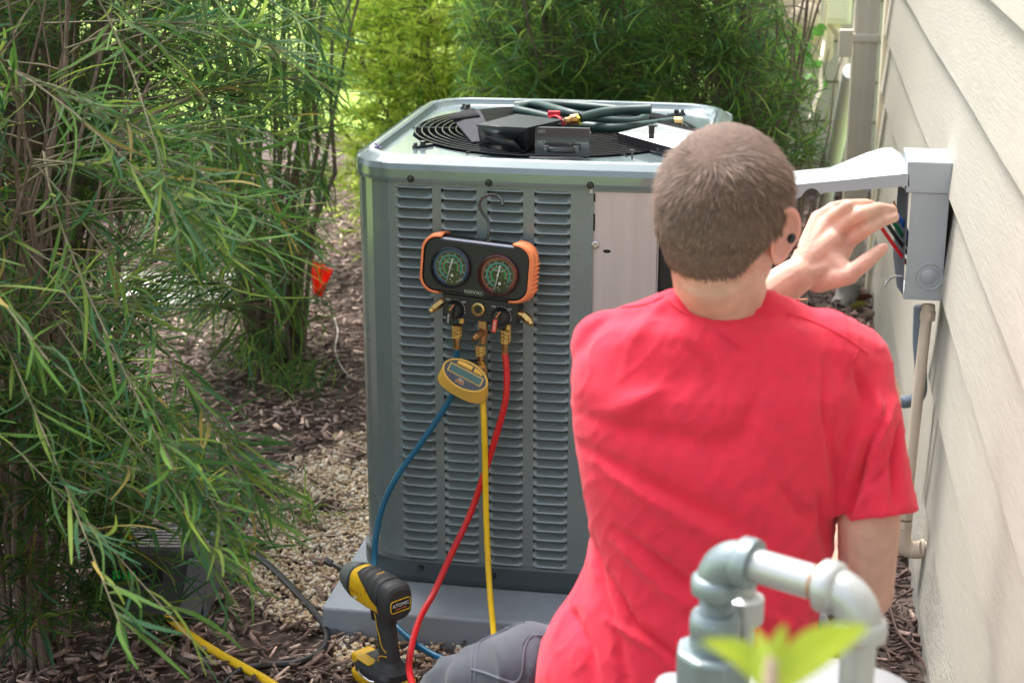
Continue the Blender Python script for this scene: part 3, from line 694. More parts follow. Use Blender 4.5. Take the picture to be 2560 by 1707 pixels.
for gi, (gx, gy, colm) in enumerate(((1124, 680, 'blueprint'), (1248, 696, 'redprint'))):
    c = ML(gx, gy); r = .043
    b = MB(); b.lathe([(r+.0015, 0), (r+.0025, .006), (r+.001, .010), (r-.0015, .011), (r-.003, .0075), (r-.0035, .001)], (c[0], yf, c[1]), (0, -1, 0), 48, caps=False); ga = b.build('gauge_bezel', M['blackgloss'] if gi == 0 else mat('bezel_red', (.05, .008, .009), .15, coat=.8), mg)
    b = MB(); b.lathe([(.0001, .0), (r-.003, 0)], (c[0], yf-.0015, c[1]), (0, -1, 0), 40, caps=False); b.build('dial_face', M['blackgloss'], ga, smooth=False)
    y = yf-.0022; a0, a1 = -165, 165-30
    b = MB(); arc(b, c, r*.80, r*.875, a0, a1, y, 130, 1); b.build('outer_scale', M[colm], ga, smooth=False)
    b = MB(); arc(b, c, r*.765, r*.79, a0, a1, y, 130, 1); arc(b, c, r*.60, r*.625, a0, a1-10, y, 60); b.build('inner_scale', M['grey_print'], ga, smooth=False)
    b = MB(); arc(b, c, r*.535, r*.59, a0, a1-14, y, 60); b.build('teal_band', M['tealprint'], ga, smooth=False)
    b = MB(); arc(b, c, r*.415, r*.435, a0+5, a1-18, y, 50); b.build('pink_band', M['pinkprint'], ga, smooth=False)
    b = MB(); arc(b, c, r*.34, r*.39, a0+5, a1-20, y, 50); b.build('green_band', M['greenprint'], ga, smooth=False)
    b = MB()
    for k in range(11):
        a = R(a0+k*(a1-a0)/10)
        for rr, sz in ((.69, .0035), (.485, .0028)):
            x, z = c[0]+r*rr*math.sin(a), c[1]+r*rr*math.cos(a); b.box((x, y, z), (sz, .0003, .0012), rot=(0, a*0, 0)); b.box((x, y, z-.0016), (sz*.8, .0003, .0009))
    b.build('scale_numerals', M['grey_print'], ga, smooth=False)
    nums = ['0', '1', '2', '3', '4', '5', '6', '7', '8'] if gi == 0 else ['0', '5', '10', '15', '20', '25', '30', '35']
    text('NAVAC', .0052, M['white'], ga, Matrix.Translation((c[0], y, c[1]+.0095))@XZ, depth=.0002, sx=1.3)
    text('bar', .0036, M['white'], ga, Matrix.Translation((c[0]+.001, y, c[1]-.0265))@XZ, depth=.0002)
    text('psi', .0036, M['white'], ga, Matrix.Translation((c[0]+.004, y, c[1]-.031))@XZ, depth=.0002)
    text('CL. 1.6', .0032, M['white'], ga, Matrix.Translation((c[0]+.001, y, c[1]-.0045))@XZ, depth=.0002)
    if gi == 0: text('RETARD', .0042, M['white'], ga, Matrix.Translation((c[0]+.021, y, c[1]-.027))@Matrix.Rotation(R(-30), 4, 'Y')@XZ, depth=.0002)
    b = MB(); b.lathe([(.0001, .0012), (.0032, .0012), (.0036, 0)], (c[0]+.004, y, c[1]-.018), (0, -1, 0), 14); b.build('globe_logo', M['white'], ga)
    b = MB(); t1_ = ((1112.5, 719) if gi == 0 else (1238, 734)); t0_ = ((1130.5, 659) if gi == 0 else (1254, 672)); p1, p0 = ML(*t1_), ML(*t0_)
    d = Vector((p1[0]-p0[0], 0, p1[1]-p0[1])).normalized(); s2 = Vector((d.z, 0, -d.x)); A_, B_, C_ = Vector((p0[0], y-.003, p0[1])), Vector((c[0], y-.003, c[1])), Vector((p1[0], y-.003, p1[1]))
    b.add([A_+s2*.0019, A_-s2*.0019, B_-s2*.0011, C_, B_+s2*.0011], [(0, 1, 2, 3, 4)]); b.build('needle', M['white'], ga, smooth=False, solid=.0006)
    b = MB(); b.lathe([(.0028, 0), (.0026, .002), (.0001, .0025)], (c[0], y-.003, c[1]), (0, -1, 0), 14); b.build('needle_hub', M['chrome'], ga)
    b = MB(); b.lathe([(.0001, .002), (r*.5, .0012), (r-.002, 0)], (c[0], yf-.0085, c[1]), (0, -1, 0), 40, caps=False); b.build('gauge_glass', M['glass'], ga)
c = ML(1184, 741); b = MB(); b.box((c[0], yf-.001, c[1]), (.040, .002, .013)); b.build('name_plate', M['blackgloss'], mg)
text('NAVAC', .0098, M['grey_print'], mg, Matrix.Translation((c[0], yf-.0025, c[1]))@Matrix.Shear('XZ', 4, (0.0, 0.0))@XZ, depth=.0004, sx=1.35)
# hook
b = MB(); q = [(0.014, .0, BH/2), (.016, 0, BH/2+.022), (.012, .005, BH/2+.042), (-.004, .008, BH/2+.058), (-.011, .008, BH/2+.075), (-.005, .010, BH/2+.091), (.008, .016, BH/2+.097), (.022, .022, BH/2+.095), (.034, .018, BH/2+.088), (.04, .010, BH/2+.078)]
b.tube(smoothpath(q, 6), .0034, 8); b.build('hanging_hook', M['wire'], mg)
b = MB(); b.lathe([(.012, 0), (.005, .006), (.004, .009)], (.014, 0, BH/2-.002), (0, 0, 1), 4); b.build('hook_socket', M['blackgloss'], mg)
# valve block
c0 = ML(1197, 788); b = MB(); b.box((c0[0]-.004, .006, c0[1]), (.166, .032, .050)); b.build('valve_block', M['black'], mg, bevel=.002)
b = MB(); b.box((0, .008, -BH/2-.006), (.14, .026, .016)); b.build('block_neck', M['black'], mg)
yb_ = -.010
for kx, ky in ((1127, 789), (1248, 802)):
    c = ML(kx, ky); b = MB(); b.lathe([(.021, 0), (.021, .006), (.0195, .012), (.014, .019), (.0001, .020)], (c[0], yb_, c[1]), (0, -1, 0), 24); kn = b.build('valve_knob', M['black'], mg)
    b = MB(); b.box((c[0]-.003, yb_-.020, c[1]-.006), (.011, .02, .044), rot=(0, R(8), 0)); b.build('knob_grip', M['blackgloss'], kn, bevel=.002)
    b = MB(); b.box((c[0]+.001, yb_-.0305, c[1]+.010), (.0018, .001, .016), rot=(0, R(32), 0)); b.build('pointer_line', M['orange'], kn)
    c2 = (c[0]-.005, c[1]-.015)
    b = MB(); b.box((c2[0], yb_-.0306, c2[1]), (.009, .0012, .028), rot=(0, R(4), 0)); b.build('knob_label', M['black'] if kx < 1200 else M['redprint'], kn)
    text('NAVAC', .006, M['white'], kn, Matrix.Translation((c2[0], yb_-.0315, c2[1]))@Matrix.Rotation(R(90), 4, 'Y')@XZ, depth=.0002)
    text('ON', .0058, M['white'], mg, Matrix.Translation((c[0]-.018, yb_-.0005, c[1]+.0195))@XZ, depth=.0002)
    text('OFF', .0058, M['white'], mg, Matrix.Translation((c[0]+.0175, yb_-.0005, c[1]+.018))@XZ, depth=.0002)
    b = MB(); arc(b, (c[0]-.001, c[1]-.002), .0225, .024, -2, 100, yb_-.0008, 13, 1); arc(b, (c[0]-.001, c[1]), .0215, .022, -35, -6, yb_-.0008, 8, 1); b.build('dash_marks', M['white'], mg, smooth=False)
c = ML(1189, 786); b = MB(); b.lathe([(.0135, 0), (.0145, .002), (.0145, .006), (.0115, .007), (.0105, .001)], (c[0], yb_, c[1]), (0, -1, 0), 24, caps=False); sgl = b.build('sight_glass', M['brass'], mg)
for k in range(10):
    a = k*math.pi/5; b = MB(); b.box((c[0]+.0098*math.cos(a), yb_-.003, c[1]+.0098*math.sin(a)), (.0025, .003, .0025)); b.build('tooth', M['brass'], sgl)
# side brass stubs, tee
c = ML(1100, 772); cL = ML(1086, 773); cT = ML(1068, 790)
b = MB(); b.cyl((c[0]+.004, .004, c[1]), (cL[0], .004, cL[1]), .0088, n=6); b.cyl((cL[0]+.003, .004, cL[1]), (cT[0], -.002, cT[1]), .0095, n=6); b.lathe([(.0078, 0), (.0055, .004), (.0072, .005), (.0060, .012)], (cT[0], -.002, cT[1]), (cT[0]-cL[0], -.01, cT[1]-cL[1]), 12); b.build('side_port', M['brass'], mg, bevel=.0006)
c = ML(1276, 793); cL = ML(1305, 799); cT = ML(1318, 812)
b = MB(); b.cyl((c[0]-.004, .004, c[1]), (c[0]+.010, .004, c[1]-.001), .0095, n=6); b.cyl((c[0], .004, c[1]), (cL[0], .004, cL[1]), .007, n=12); b.cyl((cL[0]-.003, .004, cL[1]), (cT[0], .0, cT[1]), .0098, n=6); b.lathe([(.0078, 0), (.0055, .004), (.0072, .005), (.0060, .012)], (cT[0], 0, cT[1]), (cT[0]-cL[0], -.01, cT[1]-cL[1]), 12); b.build('side_port', M['brass'], mg, bevel=.0006)
for (x, y_) in ((1141, 812), (1263, 824)):
    c = ML(x, y_); b = MB(); b.cyl((c[0], .002, c[1]+.006), (c[0], .002, c[1]-.012), .0065, n=12); b.build('hose_port', M['brass'], mg)
c = ML(1198, 815); b = MB(); b.box((c[0], .002, c[1]-.006), (.017, .016, .024)); b.cyl((c[0]+.002, .002, c[1]-.016), (c[0]+.002, .002, c[1]-.052), .0085, n=8); b.cyl((c[0]+.001, .0, c[1]-.026), (c[0]-.008, -.022, c[1]-.034), .0085, n=8); b.lathe([(.007, 0), (.0055, .003), (.007, .005), (.005, .012)], (c[0]-.008, -.022, c[1]-.034), (-.3, -1, -.35), 12); b.build('centre_tee', M['brass_dark'], mg, bevel=.0006)

# ================================================================== HOSES
def knurl(b, p0, p1, r, n=28):
    k = 7; pts_ = [p0.lerp(p1, i/k) for i in range(k+1)]
    a, c, d = frame_to(p1-p0); vs = []
    for i, p in enumerate(pts_):
        for j in range(n):
            t = 2*math.pi*(j+.5*(i % 2))/n; rr = r*(1+.05*(1 if j % 2 else -1)*(1 if 0 < i < k else .3)); vs.append(p+(a*math.cos(t)+c*math.sin(t))*rr)
    b.add(vs, [(i*n+j, i*n+(j+1) % n, (i+1)*n+(j+1) % n, (i+1)*n+j) for i in range(k) for j in range(n)]+[tuple(reversed(range(n))), tuple(k*n+j for j in range(n))])
def ghose(name, top, mid, bot, path, m, label, r=.0068, marks=()):
    t, md, bo = [P(*q) if len(q) == 2 else P(q[0], q[1], Y=q[2]) for q in (top, mid, bot)]
    o = empty(name, label, 'hose', t, group='hoses of the gauge set')
    b = MB(); knurl(b, t-o.location, md-o.location, .0115); b.build('knurled_nut', M['brass'], o, smooth=False)
    b = MB(); b.cyl(md-o.location, bo-o.location, .0078, n=6); b.lathe([(.008, 0), (.0088, .001), (.0088, .003)], bo-o.location, bo-md, 16); b.build('crimp', M['brass_dark'], o, bevel=.0008)
    b = MB(); b.tube([v-o.location for v in smoothpath([bo]+path, 8)], r, 14); b.build('hose_tube', m, o)
    return o
Yh = 3.318
def Q(l): return [P(x, y, Y=Y_) for x, y, Y_ in l]
ghose('refrigerant_hose', (1142, 812, Yh), (1142, 843, Yh), (1142, 869, Yh), Q([(1141, 920, 3.322), (1134, 975, 3.325), (1105, 1030, 3.325), (1050, 1110, 3.32), (990, 1195, 3.31), (955, 1270, 3.30), (940, 1340, 3.285), (936, 1400, 3.27), (940, 1450, 3.23), (958, 1510, 3.17), (985, 1558, 3.10), (1030, 1600, 3.06), (1085, 1636, 3.03), (1160, 1665, 2.99)]), M['hose_blue'], 'blue refrigerant hose sweeping down left from the gauge set')
ghose('refrigerant_hose', (1265, 824, Yh), (1263, 856, Yh), (1262, 880, Yh), Q([(1267, 930, 3.31), (1264, 1000, 3.30), (1243, 1080, 3.30), (1212, 1180, 3.305), (1175, 1285, 3.295), (1128, 1385, 3.26), (1085, 1480, 3.2), (1050, 1545, 3.12), (1030, 1610, 3.02), (1023, 1665, 2.92), (1032, 1712, 2.85), (1060, 1770, 2.78)]), M['hose_red'], 'red refrigerant hose curving down from the right valve of the gauge set', .0073)
ghose('refrigerant_hose', (1201, 862, Yh), (1201, 887, Yh), (1202, 900, Yh), Q([(1205, 930, 3.33), (1208, 1010, 3.31), (1210, 1060, 3.295), (1213, 1160, 3.295), (1215, 1270, 3.29), (1219, 1380, 3.27), (1224, 1470, 3.23), (1231, 1550, 3.14), (1240, 1620, 3.05), (1260, 1700, 3.0)]), M['hose_yellow'], 'yellow refrigerant hose hanging straight down from the centre port', .0068)
# vacuum gauge
va = empty('vacuum_gauge', 'yellow digital vacuum gauge with oval face hanging under the gauge set', 'gauge', P(1158, 952, Y=3.285))
fx, fy = P(1205, 975, Y=3.285)-P(1115, 928, Y=3.295), None
ux = fx.normalized(); nrm = (Vector((-.05, -.93, .36))); nrm = (nrm-ux*nrm.dot(ux)).normalized(); uz = nrm.cross(ux)*-1; uz = ux.cross(nrm)*-1
if uz.z < 0: uz = -uz
FM = Matrix((( ux.x, -nrm.x, uz.x, 0), (ux.y, -nrm.y, uz.y, 0), (ux.z, -nrm.z, uz.z, 0), (0, 0, 0, 1)))   # local x right, -y out of face, z up
va.matrix_world = Matrix.Translation(P(1163, 938, Y=3.278))@FM
va.scale = (1.06, 1.06, 1.06)
ew, eh = .050, .0285
def ering(sx, sz, y, dz=0, n=40, sq=2.0): return [(sx*math.copysign(abs(math.cos(t))**(2/sq), math.cos(t)), y, dz+sz*math.copysign(abs(math.sin(t))**(2/sq), math.sin(t))) for t in np.linspace(0, 2*math.pi, n, endpoint=False)]
b = MB(); rr_ = [ering(ew*.93, eh*.9, -.0005), ering(ew*.955, eh*.92, -.004), ering(ew, eh, -.004), ering(ew*1.02, eh*1.04, .002), ering(ew*1.06, eh*1.0, .016, -.010, sq=2.2), ering(ew*1.12, eh*.95, .034, -.022, sq=2.6), ering(ew*1.13, eh*.7, .040, -.026, sq=3)]
for i in range(len(rr_)-1): b.strip(rr_[i], rr_[i+1], closed=True)
k = len(b.v); b.add(rr_[-1], [tuple(range(40))]); b.build('gauge_case', M['yellowpl'], va, angle=60)
b = MB(); b.add(ering(ew*.935, eh*.9, -.001), [tuple(reversed(range(40)))]); b.build('face_plate', M['blackgloss'], va, smooth=False)
b = MB(); b.box((0, -.0016, .002), (.077, .0012, .018)); b.build('screen_frame', M['yellowpl'], va, bevel=.0004)
b = MB(); b.box((0, -.0026, .002), (.072, .001, .0145)); b.build('screen', M['lcd'], va)
for x0, x1, lab in ((-.026, .008, 'ON/OFF'), (.012, .032, '')):
    b = MB(); n_ = 12; top = [(x0+(x1-x0)*i/n_, -.0025, min(.0235, eh*.86*math.sqrt(max(0, 1-((x0+(x1-x0)*i/n_)/(ew*.93))**2)))) for i in range(n_+1)]; bot = [(x, y, .0135) for x, y, z in top]
    b.strip(bot, top); b.build('button', M['yellowpl'], va, solid=.0012)
text('cps', .012, mat('cps_orange', (.8, .3, .05), .5), va, Matrix.Translation((-.004, -.0016, -.0185))@UD@XZ, depth=.0003, sx=1.25)
text('VG200', .005, M['white'], va, Matrix.Translation((-.002, -.0016, -.0125))@UD@XZ, depth=.0002)
text('DIGITAL VACUUM GAUGE', .0026, M['grey_print'], va, Matrix.Translation((-.002, -.0016, -.0092))@UD@XZ, depth=.0002)
vf = empty('vacuum_tee', 'brass valve tee linking the yellow gauge to the yellow hose', 'fitting', P(1206, 905, Y=3.325))
vp = [P(1203, 893, Y=3.322), P(1205, 912, Y=3.322), P(1209, 935, Y=3.318), P(1207, 985, Y=3.315)]
vp = [v-vf.location for v in vp]
b = MB(); b.cyl(vp[0], vp[1], .004, n=10); b.cyl(vp[1], vp[2], .0095, n=6); b.cyl(vp[2], vp[3], .0075, n=8); b.build('tee_body', M['brass'], vf, bevel=.0008)
b = MB(); knurl(b, vp[2].lerp(vp[3], .3), vp[2].lerp(vp[3], .75), .0105); b.build('knurled_nut', M['brass'], vf, smooth=False)
b = MB(); b.cyl(vp[1]+Vector((0, -.002, -.004)), vp[1]+Vector((-.022, -.018, -.016)), .012, n=16); b.build('valve_stem', M['brass_dark'], vf, bevel=.001)

# ---- ground hoses
gz = .022
tag_ = cable('hose', [P(x, y, Z=gz+.0) for x, y in ((560, 1362), (610, 1368), (680, 1420), (750, 1490), (800, 1548), (818, 1590), (802, 1628), (745, 1655), (670, 1662), (610, 1672), (570, 1700), (540, 1740))], .0085, M['rubber'], 'black rubber hose looping over the mulch beside the drill', 'hose', 10)
cable('hose', [P(320, 1340, Z=.2), P(330, 1400, Z=.12), P(370, 1470, Z=.05)]+[P(x, y, Z=.025) for x, y in ((430, 1550), (480, 1590), (545, 1632), (610, 1668), (690, 1715), (760, 1770))], .0095, M['hose_yellow'], 'yellow hose running out of the shrub to the lower edge of the picture', 'hose', 10)
cable('hose', [P(x, y, Z=gz) for x, y in ((835, 795), (845, 830), (838, 870), (850, 910), (880, 945), (930, 950), (960, 955))], .0035, mat('pale_tube', (.35, .31, .28), .6), 'thin pale tube curling over the mulch left of the condenser', 'tube', 6)

# ================================================================== RECOVERY MACHINE (behind the shrub)
mp = P(445, 1560, Z=0); rm_ = empty('recovery_machine', 'black and silver portable machine half hidden behind the near shrub', 'machine', (mp.x-.07, mp.y+.06, .0), (0, 0, R(8)))
rm_.scale = (.82, .82, .82)
b = MB(); b.box((0, 0, .125), (.30, .2, .21)); b.build('machine_body', M['housing'], rm_, bevel=.012, seg=3)
b = MB(); b.box((.135, -.106, .13), (.06, .012, .16), rot=(0, R(12), 0)); b.box((.158, 0, .13), (.012, .21, .19)); b.build('silver_corner', M['boxdark'], rm_, bevel=.003)
b = MB(); b.tube([(-.1, 0, .22), (-.1, 0, .31), (.13, 0, .31), (.13, 0, .22)], .011, 10); b.build('carry_handle', M['blackgloss'], rm_)
for k in range(7):
    b = MB(); b.box((0, -.07+k*.02, .233), (.2, .008, .004)); b.build('vent_slat', M['galv'], rm_)
b = MB(); b.box((-.03, -.1015, .16), (.15, .003, .045)); b.build('front_label', M['black'], rm_)
for k in range(5):
    b = MB(); b.box((-.09+k*.014, -.1045, .16), (.007, .002, .026)); b.build('green_mark', M['green_em'], rm_)

# ================================================================== IMPACT DRIVER
dp = P(965, 1728, Z=.0)
dr = empty('impact_driver', 'yellow and black cordless impact driver standing on its battery in the mulch', 'power tool', (dp.x-.014, dp.y+.015, .014), (0, 0, R(136-90+4)))
dr.scale = (1.02, 1.14, 1.14)
# local: barrel points along +Y(local) ; handle down ; z up
def ringsq(sx, sz, y, zc, sq=2.6, n=28): return [(sx*math.copysign(abs(math.cos(t))**(2/sq), math.cos(t)), y, zc+sz*math.copysign(abs(math.sin(t))**(2/sq), math.sin(t))) for t in np.linspace(0, 2*math.pi, n, endpoint=False)]
def loft(name, rings, m, parent, capit=True, **kw):
    b = MB(); n = len(rings[0])
    for i in range(len(rings)-1): b.strip(rings[i], rings[i+1], closed=True)
    if capit: b.add(rings[0], [tuple(range(n))]); b.add(rings[-1], [tuple(reversed(range(n)))])
    return b.build(name, m, parent, **kw)
zb_ = .187
loft('barrel', [ringsq(.0335, .0355, -.036, zb_), ringsq(.0335, .0355, -.01, zb_), ringsq(.034, .036, .01, zb_), ringsq(.033, .035, .045, zb_), ringsq(.032, .033, .056, zb_)], M['drillyellow'], dr, angle=50)
b = MB(); prev = None
for sx, sz, y, a0_ in ((.0350, .0370, -.036, -8), (.0360, .0380, -.02, 0), (.0355, .0375, .0, 18), (.0350, .0370, .018, 34), (.0345, .036, .036, 52)):
    rg_ = [(sx*math.copysign(abs(math.cos(t))**(2/2.6), math.cos(t)), y, zb_+sz*math.copysign(abs(math.sin(t))**(2/2.6), math.sin(t))) for t in np.linspace(R(a0_), math.pi-R(a0_), 20)]
    if prev: b.strip(prev, rg_)
    prev = rg_
b.build('top_rubber', M['drillblack'], dr, solid=.002, angle=60)
loft('rear_cap', [ringsq(.026, .027, -.066, zb_-.001, 3), ringsq(.032, .033, -.0625, zb_-.001, 3), ringsq(.035, .036, -.056, zb_, 3), ringsq(.036, .037, -.044, zb_, 3), ringsq(.034, .036, -.034, zb_, 3)], M['drillblack'], dr, angle=60)
loft('nose_collar', [ringsq(.033, .0345, .054, zb_, 2), ringsq(.034, .035, .062, zb_, 2), ringsq(.031, .031, .078, zb_, 2), ringsq(.024, .024, .096, zb_, 2), ringsq(.019, .019, .102, zb_, 2), ringsq(.010, .010, .104, zb_, 2)], M['drillgrey'], dr, angle=35)
b = MB(); b.lathe([(.0345, 0), (.036, .002), (.036, .006), (.034, .008)], (0, .053, zb_), (0, 1, 0), 28); b.build('collar_ring', M['drillblack'], dr)
b = MB(); b.cyl((0, .10, zb_), (0, .128, zb_), .0065, n=12); b.cyl((0, .126, zb_), (0, .165, zb_), .0045, n=6); b.lathe([(.0055, 0), (.0075, .002), (.0075, .018), (.006, .02)], (0, .152, zb_), (0, 1, 0), 14); b.build('driver_bit', M['steel_dark'], dr)
b = MB(); b.box((0, -.0665, zb_-.003), (.047, .003, .021)); b.build('badge', M['black'], dr, bevel=.001)
b = MB(); pr = rrect(.049, .023, .006, 4); pp = [Vector((x, -.0675, z+zb_-.003)) for x, z in pr]; b.tube(pp+[pp[0]], .0011, 5, caps=False); b.build('badge_outline', M['drillyellow'], dr)
text('ATOMIC', .0098, M['white'], dr, Matrix.Translation((0, -.0685, zb_-.001))@XZ, depth=.0003, sx=1.1)
text('COMPACT SERIES', .0033, M['orange'], dr, Matrix.Translation((0, -.0685, zb_-.0085))@XZ, depth=.0003, sx=1.1)
for z, w_ in ((.0225, .034), (-.026, .032)):
    b = MB(); b.box((0, -.0635 if z > 0 else -.0625, zb_+z), (w_, .003, .004)); b.build('vent', M['drillyellow'], dr, bevel=.001)
b = MB(); b.tube(smoothpath([(-.0352, .002, zb_+.004), (-.033, .0, zb_+.016), (-.025, -.004, zb_+.029), (-.008, -.006, zb_+.0375), (.01, -.006, zb_+.038)], 5), .0012, 5); b.build('yellow_line', M['drillyellow'], dr)
# handle: path goes down and slightly back
hr = []
for z, y, sx, sy in ((.160, -.018, .0195, .030), (.150, -.019, .018, .026), (.13, -.021, .017, .0215), (.105, -.024, .0175, .021), (.08, -.027, .018, .0215), (.06, -.029, .019, .0225), (.05, -.029, .026, .03), (.044, -.027, .036, .044)):
    hr.append([(sx*math.copysign(abs(math.cos(t))**.8, math.cos(t)), y+sy*math.copysign(abs(math.sin(t))**.8, math.sin(t)), z) for t in np.linspace(0, 2*math.pi, 28, endpoint=False)])
loft('handle', hr, M['drillblack'], dr, angle=60)
for sgn in (-1, 1):
    b = MB(); b.tube(smoothpath([(sgn*.0165, -.005, .15), (sgn*.0172, -.010, .14), (sgn*.0172, -.012, .125), (sgn*.0178, -.020, .110), (sgn*.0182, -.028, .09), (sgn*.0172, -.040, .082)], 5), .0011, 5); b.build('yellow_line', M['drillyellow'], dr)
    b = MB(); b.tube(smoothpath([(sgn*.0172, -.042, .074), (sgn*.0188, -.025, .070), (sgn*.0195, -.018, .062), (sgn*.020, -.018, .052)], 5), .0011, 5); b.build('yellow_line', M['drillyellow'], dr)
    text('DEWALT', .012, mat('raised_yellow%d' % (sgn+2), (.55, .30, .01), .5), dr, Matrix.Translation((sgn*.0338, .034, zb_-.004))@Matrix.Rotation(R(90*sgn), 4, 'Z')@XZ, depth=.0006)
    text('20V', .007, M['white'], dr, Matrix.Translation((sgn*.0328, .034, zb_-.016))@Matrix.Rotation(R(90*sgn), 4, 'Z')@XZ, depth=.0006)
b = MB(); b.box((0, .016, .139), (.013, .012, .032), rot=(R(-12), 0, 0)); b.build('trigger', M['black'], dr, bevel=.003)
b = MB(); b.box((0, .006, .158), (.02, .05, .014)); b.build('trigger_guard', M['drillyellow'], dr, bevel=.004)
loft('battery_shoe', [[(x, y-.01, .047) for x, y in rrect(.072, .094, .018)], [(x, y-.01, .036) for x, y in rrect(.080, .104, .016)], [(x, y-.01, .024) for x, y in rrect(.080, .104, .014)]], M['drillblack'], dr, angle=40)
loft('battery', [[(x, y-.008, .024) for x, y in rrect(.078, .108, .014)], [(x, y-.008, .018) for x, y in rrect(.082, .118, .012)], [(x, y-.008, .001) for x, y in rrect(.078, .112, .012)]], M['drillyellow'], dr, angle=40)
b = MB(); b.box((-.0, .052, .034), (.05, .03, .02)); b.build('battery_latch', M['drillyellow'], dr, bevel=.006)
b = MB(); b.box((-.024, .014, .048), (.026, .042, .003), rot=(0, R(0), 0)); b.build('battery_label', M['drillyellow'], dr, bevel=.002)
b = MB(); b.tube([(-.041, .02, .03), (-.046, .01, .028), (-.046, -.02, .026), (-.041, -.03, .026)], .0022, 6); b.build('belt_clip', M['chrome'], dr)

# ================================================================== DISCONNECT BOX
xw = WX-.018
xl, xr_ = .252, xw
db = empty('disconnect_box', 'grey electrical disconnect box on the siding with its cover swung up', 'electrical box', (xw, 3.45, .79))
def DL(x, y, z): return (x-db.location.x, y-db.location.y, z-db.location.z)
D = .15; zt2, zc2 = 1.09, 1.022
def hexa(b, x0, x1, y0, y1, z0, z1): b.box(DL((x0+x1)/2, (y0+y1)/2, (z0+z1)/2), (x1-x0, y1-y0, z1-z0))
x0 = P(2283, 600, Y=3.45).x; x1 = P(2374, 600, Y=3.45).x; x0b = P(2270, 755, Y=3.45).x
xa, xb = .262, .340
b = MB(); hexa(b, xa, xb, 3.45, 3.452, .79, zc2+.01); b.build('side_plate', M['boxgrey'], db, bevel=.0008)
b = MB(); hexa(b, xa+.012, xb, 3.45+D, 3.452+D, .80, zc2+.01); hexa(b, xb-.003, xb, 3.4525, 3.45+D, .80, zc2+.01); hexa(b, xa, xb-.004, 3.4525, 3.45+D, .79, .792); b.build('back_shell', M['boxgrey'], db)
b = MB(); b.add([DL(*p) for p in ((xa-.006, 3.455, zc2), (xa-.022, 3.54, zc2), (xa-.022, 3.54, .865), (xa-.012, 3.50, .805), (xa-.003, 3.455, .80))], [(0, 1, 2, 3, 4)]); b.build('side_flange', M['boxdark'], db, solid=.002, smooth=False)
b = MB(); b.tube(smoothpath([DL(xa-.004, 3.47, .835), DL(xa-.02, 3.47, .836), DL(xa-.034, 3.465, .828), DL(xa-.042, 3.46, .815)], 4), .0035, 8); b.build('latch_tab', M['chrome'], db)
b = MB(); hexa(b, xa-.013, xb+.002, 3.446, 3.456+D, zc2, zt2); b.build('cap', M['boxgrey'], db, bevel=.004, seg=3)
kc = P(2323, 692, Y=3.45)
for r_ in (.0285, .019):
    b = MB(); q = [DL(kc.x+r_*math.cos(t), 3.4492, kc.z+r_*math.sin(t)) for t in np.linspace(0, 2*math.pi, 41)]; b.tube(q, .0016, 6, caps=False); b.build('knockout_ring', M['boxgrey'], db)
b = MB(); b.lathe([(.0001, .0022), (.016, .0018), (.0185, 0)], DL(kc.x, 3.4495, kc.z), (0, -1, 0), 32); b.build('knockout', M['boxgrey'], db)
# swung-up cover: shallow pan, long side towards -X, tilted down
def CP(px, py): return P(px, py, Y=3.447)
front = [CP(2273, 436), CP(1985, 463), CP(1950, 467), CP(1950, 500), CP(1993, 497)]
for t in np.linspace(0, 1, 9): 
    a = math.pi*(1-t); front.append(CP(2026-22*math.cos(math.pi*t)*1.0-0, 488-16*math.sin(math.pi*t)) if 0 else CP(2004+48*t, 491-18*math.sin(math.pi*t)**.7+ -4*t))
front += [CP(2061, 482), CP(2273, 465)]
b = MB(); fl = [v-db.location for v in front]; n = len(fl)
b.add(fl, [tuple(range(n))]); b.build('cover_side', M['boxgrey'], db, solid=.002, smooth=False)
A0, A1 = CP(2272, 434), CP(1948, 466)
tp = []
for t, h in ((0, .004), (.04, .024), (.12, .040), (.2, .041), (.32, .034), (.6, .008), (.66, .0), (1, .0)):
    a = A0.lerp(A1, t); tp.append((a, h))
rows = []
for yy, hh in ((0, 0), (.006, .15), (.035, .7), (.06, 1), (D-.05, 1), (D-.02, .6), (D, 0)):
    rows.append([(a+Vector((0, yy, h*hh)))-db.location for a, h in tp])
b = MB()
for r0_, r1_ in zip(rows[:-1], rows[1:]): b.strip(r0_, r1_)
b.strip(rows[-1], [v-Vector((0, 0, .03)) for v in rows[-1]])
b.build('cover_top', M['boxwhite'], db, angle=35)
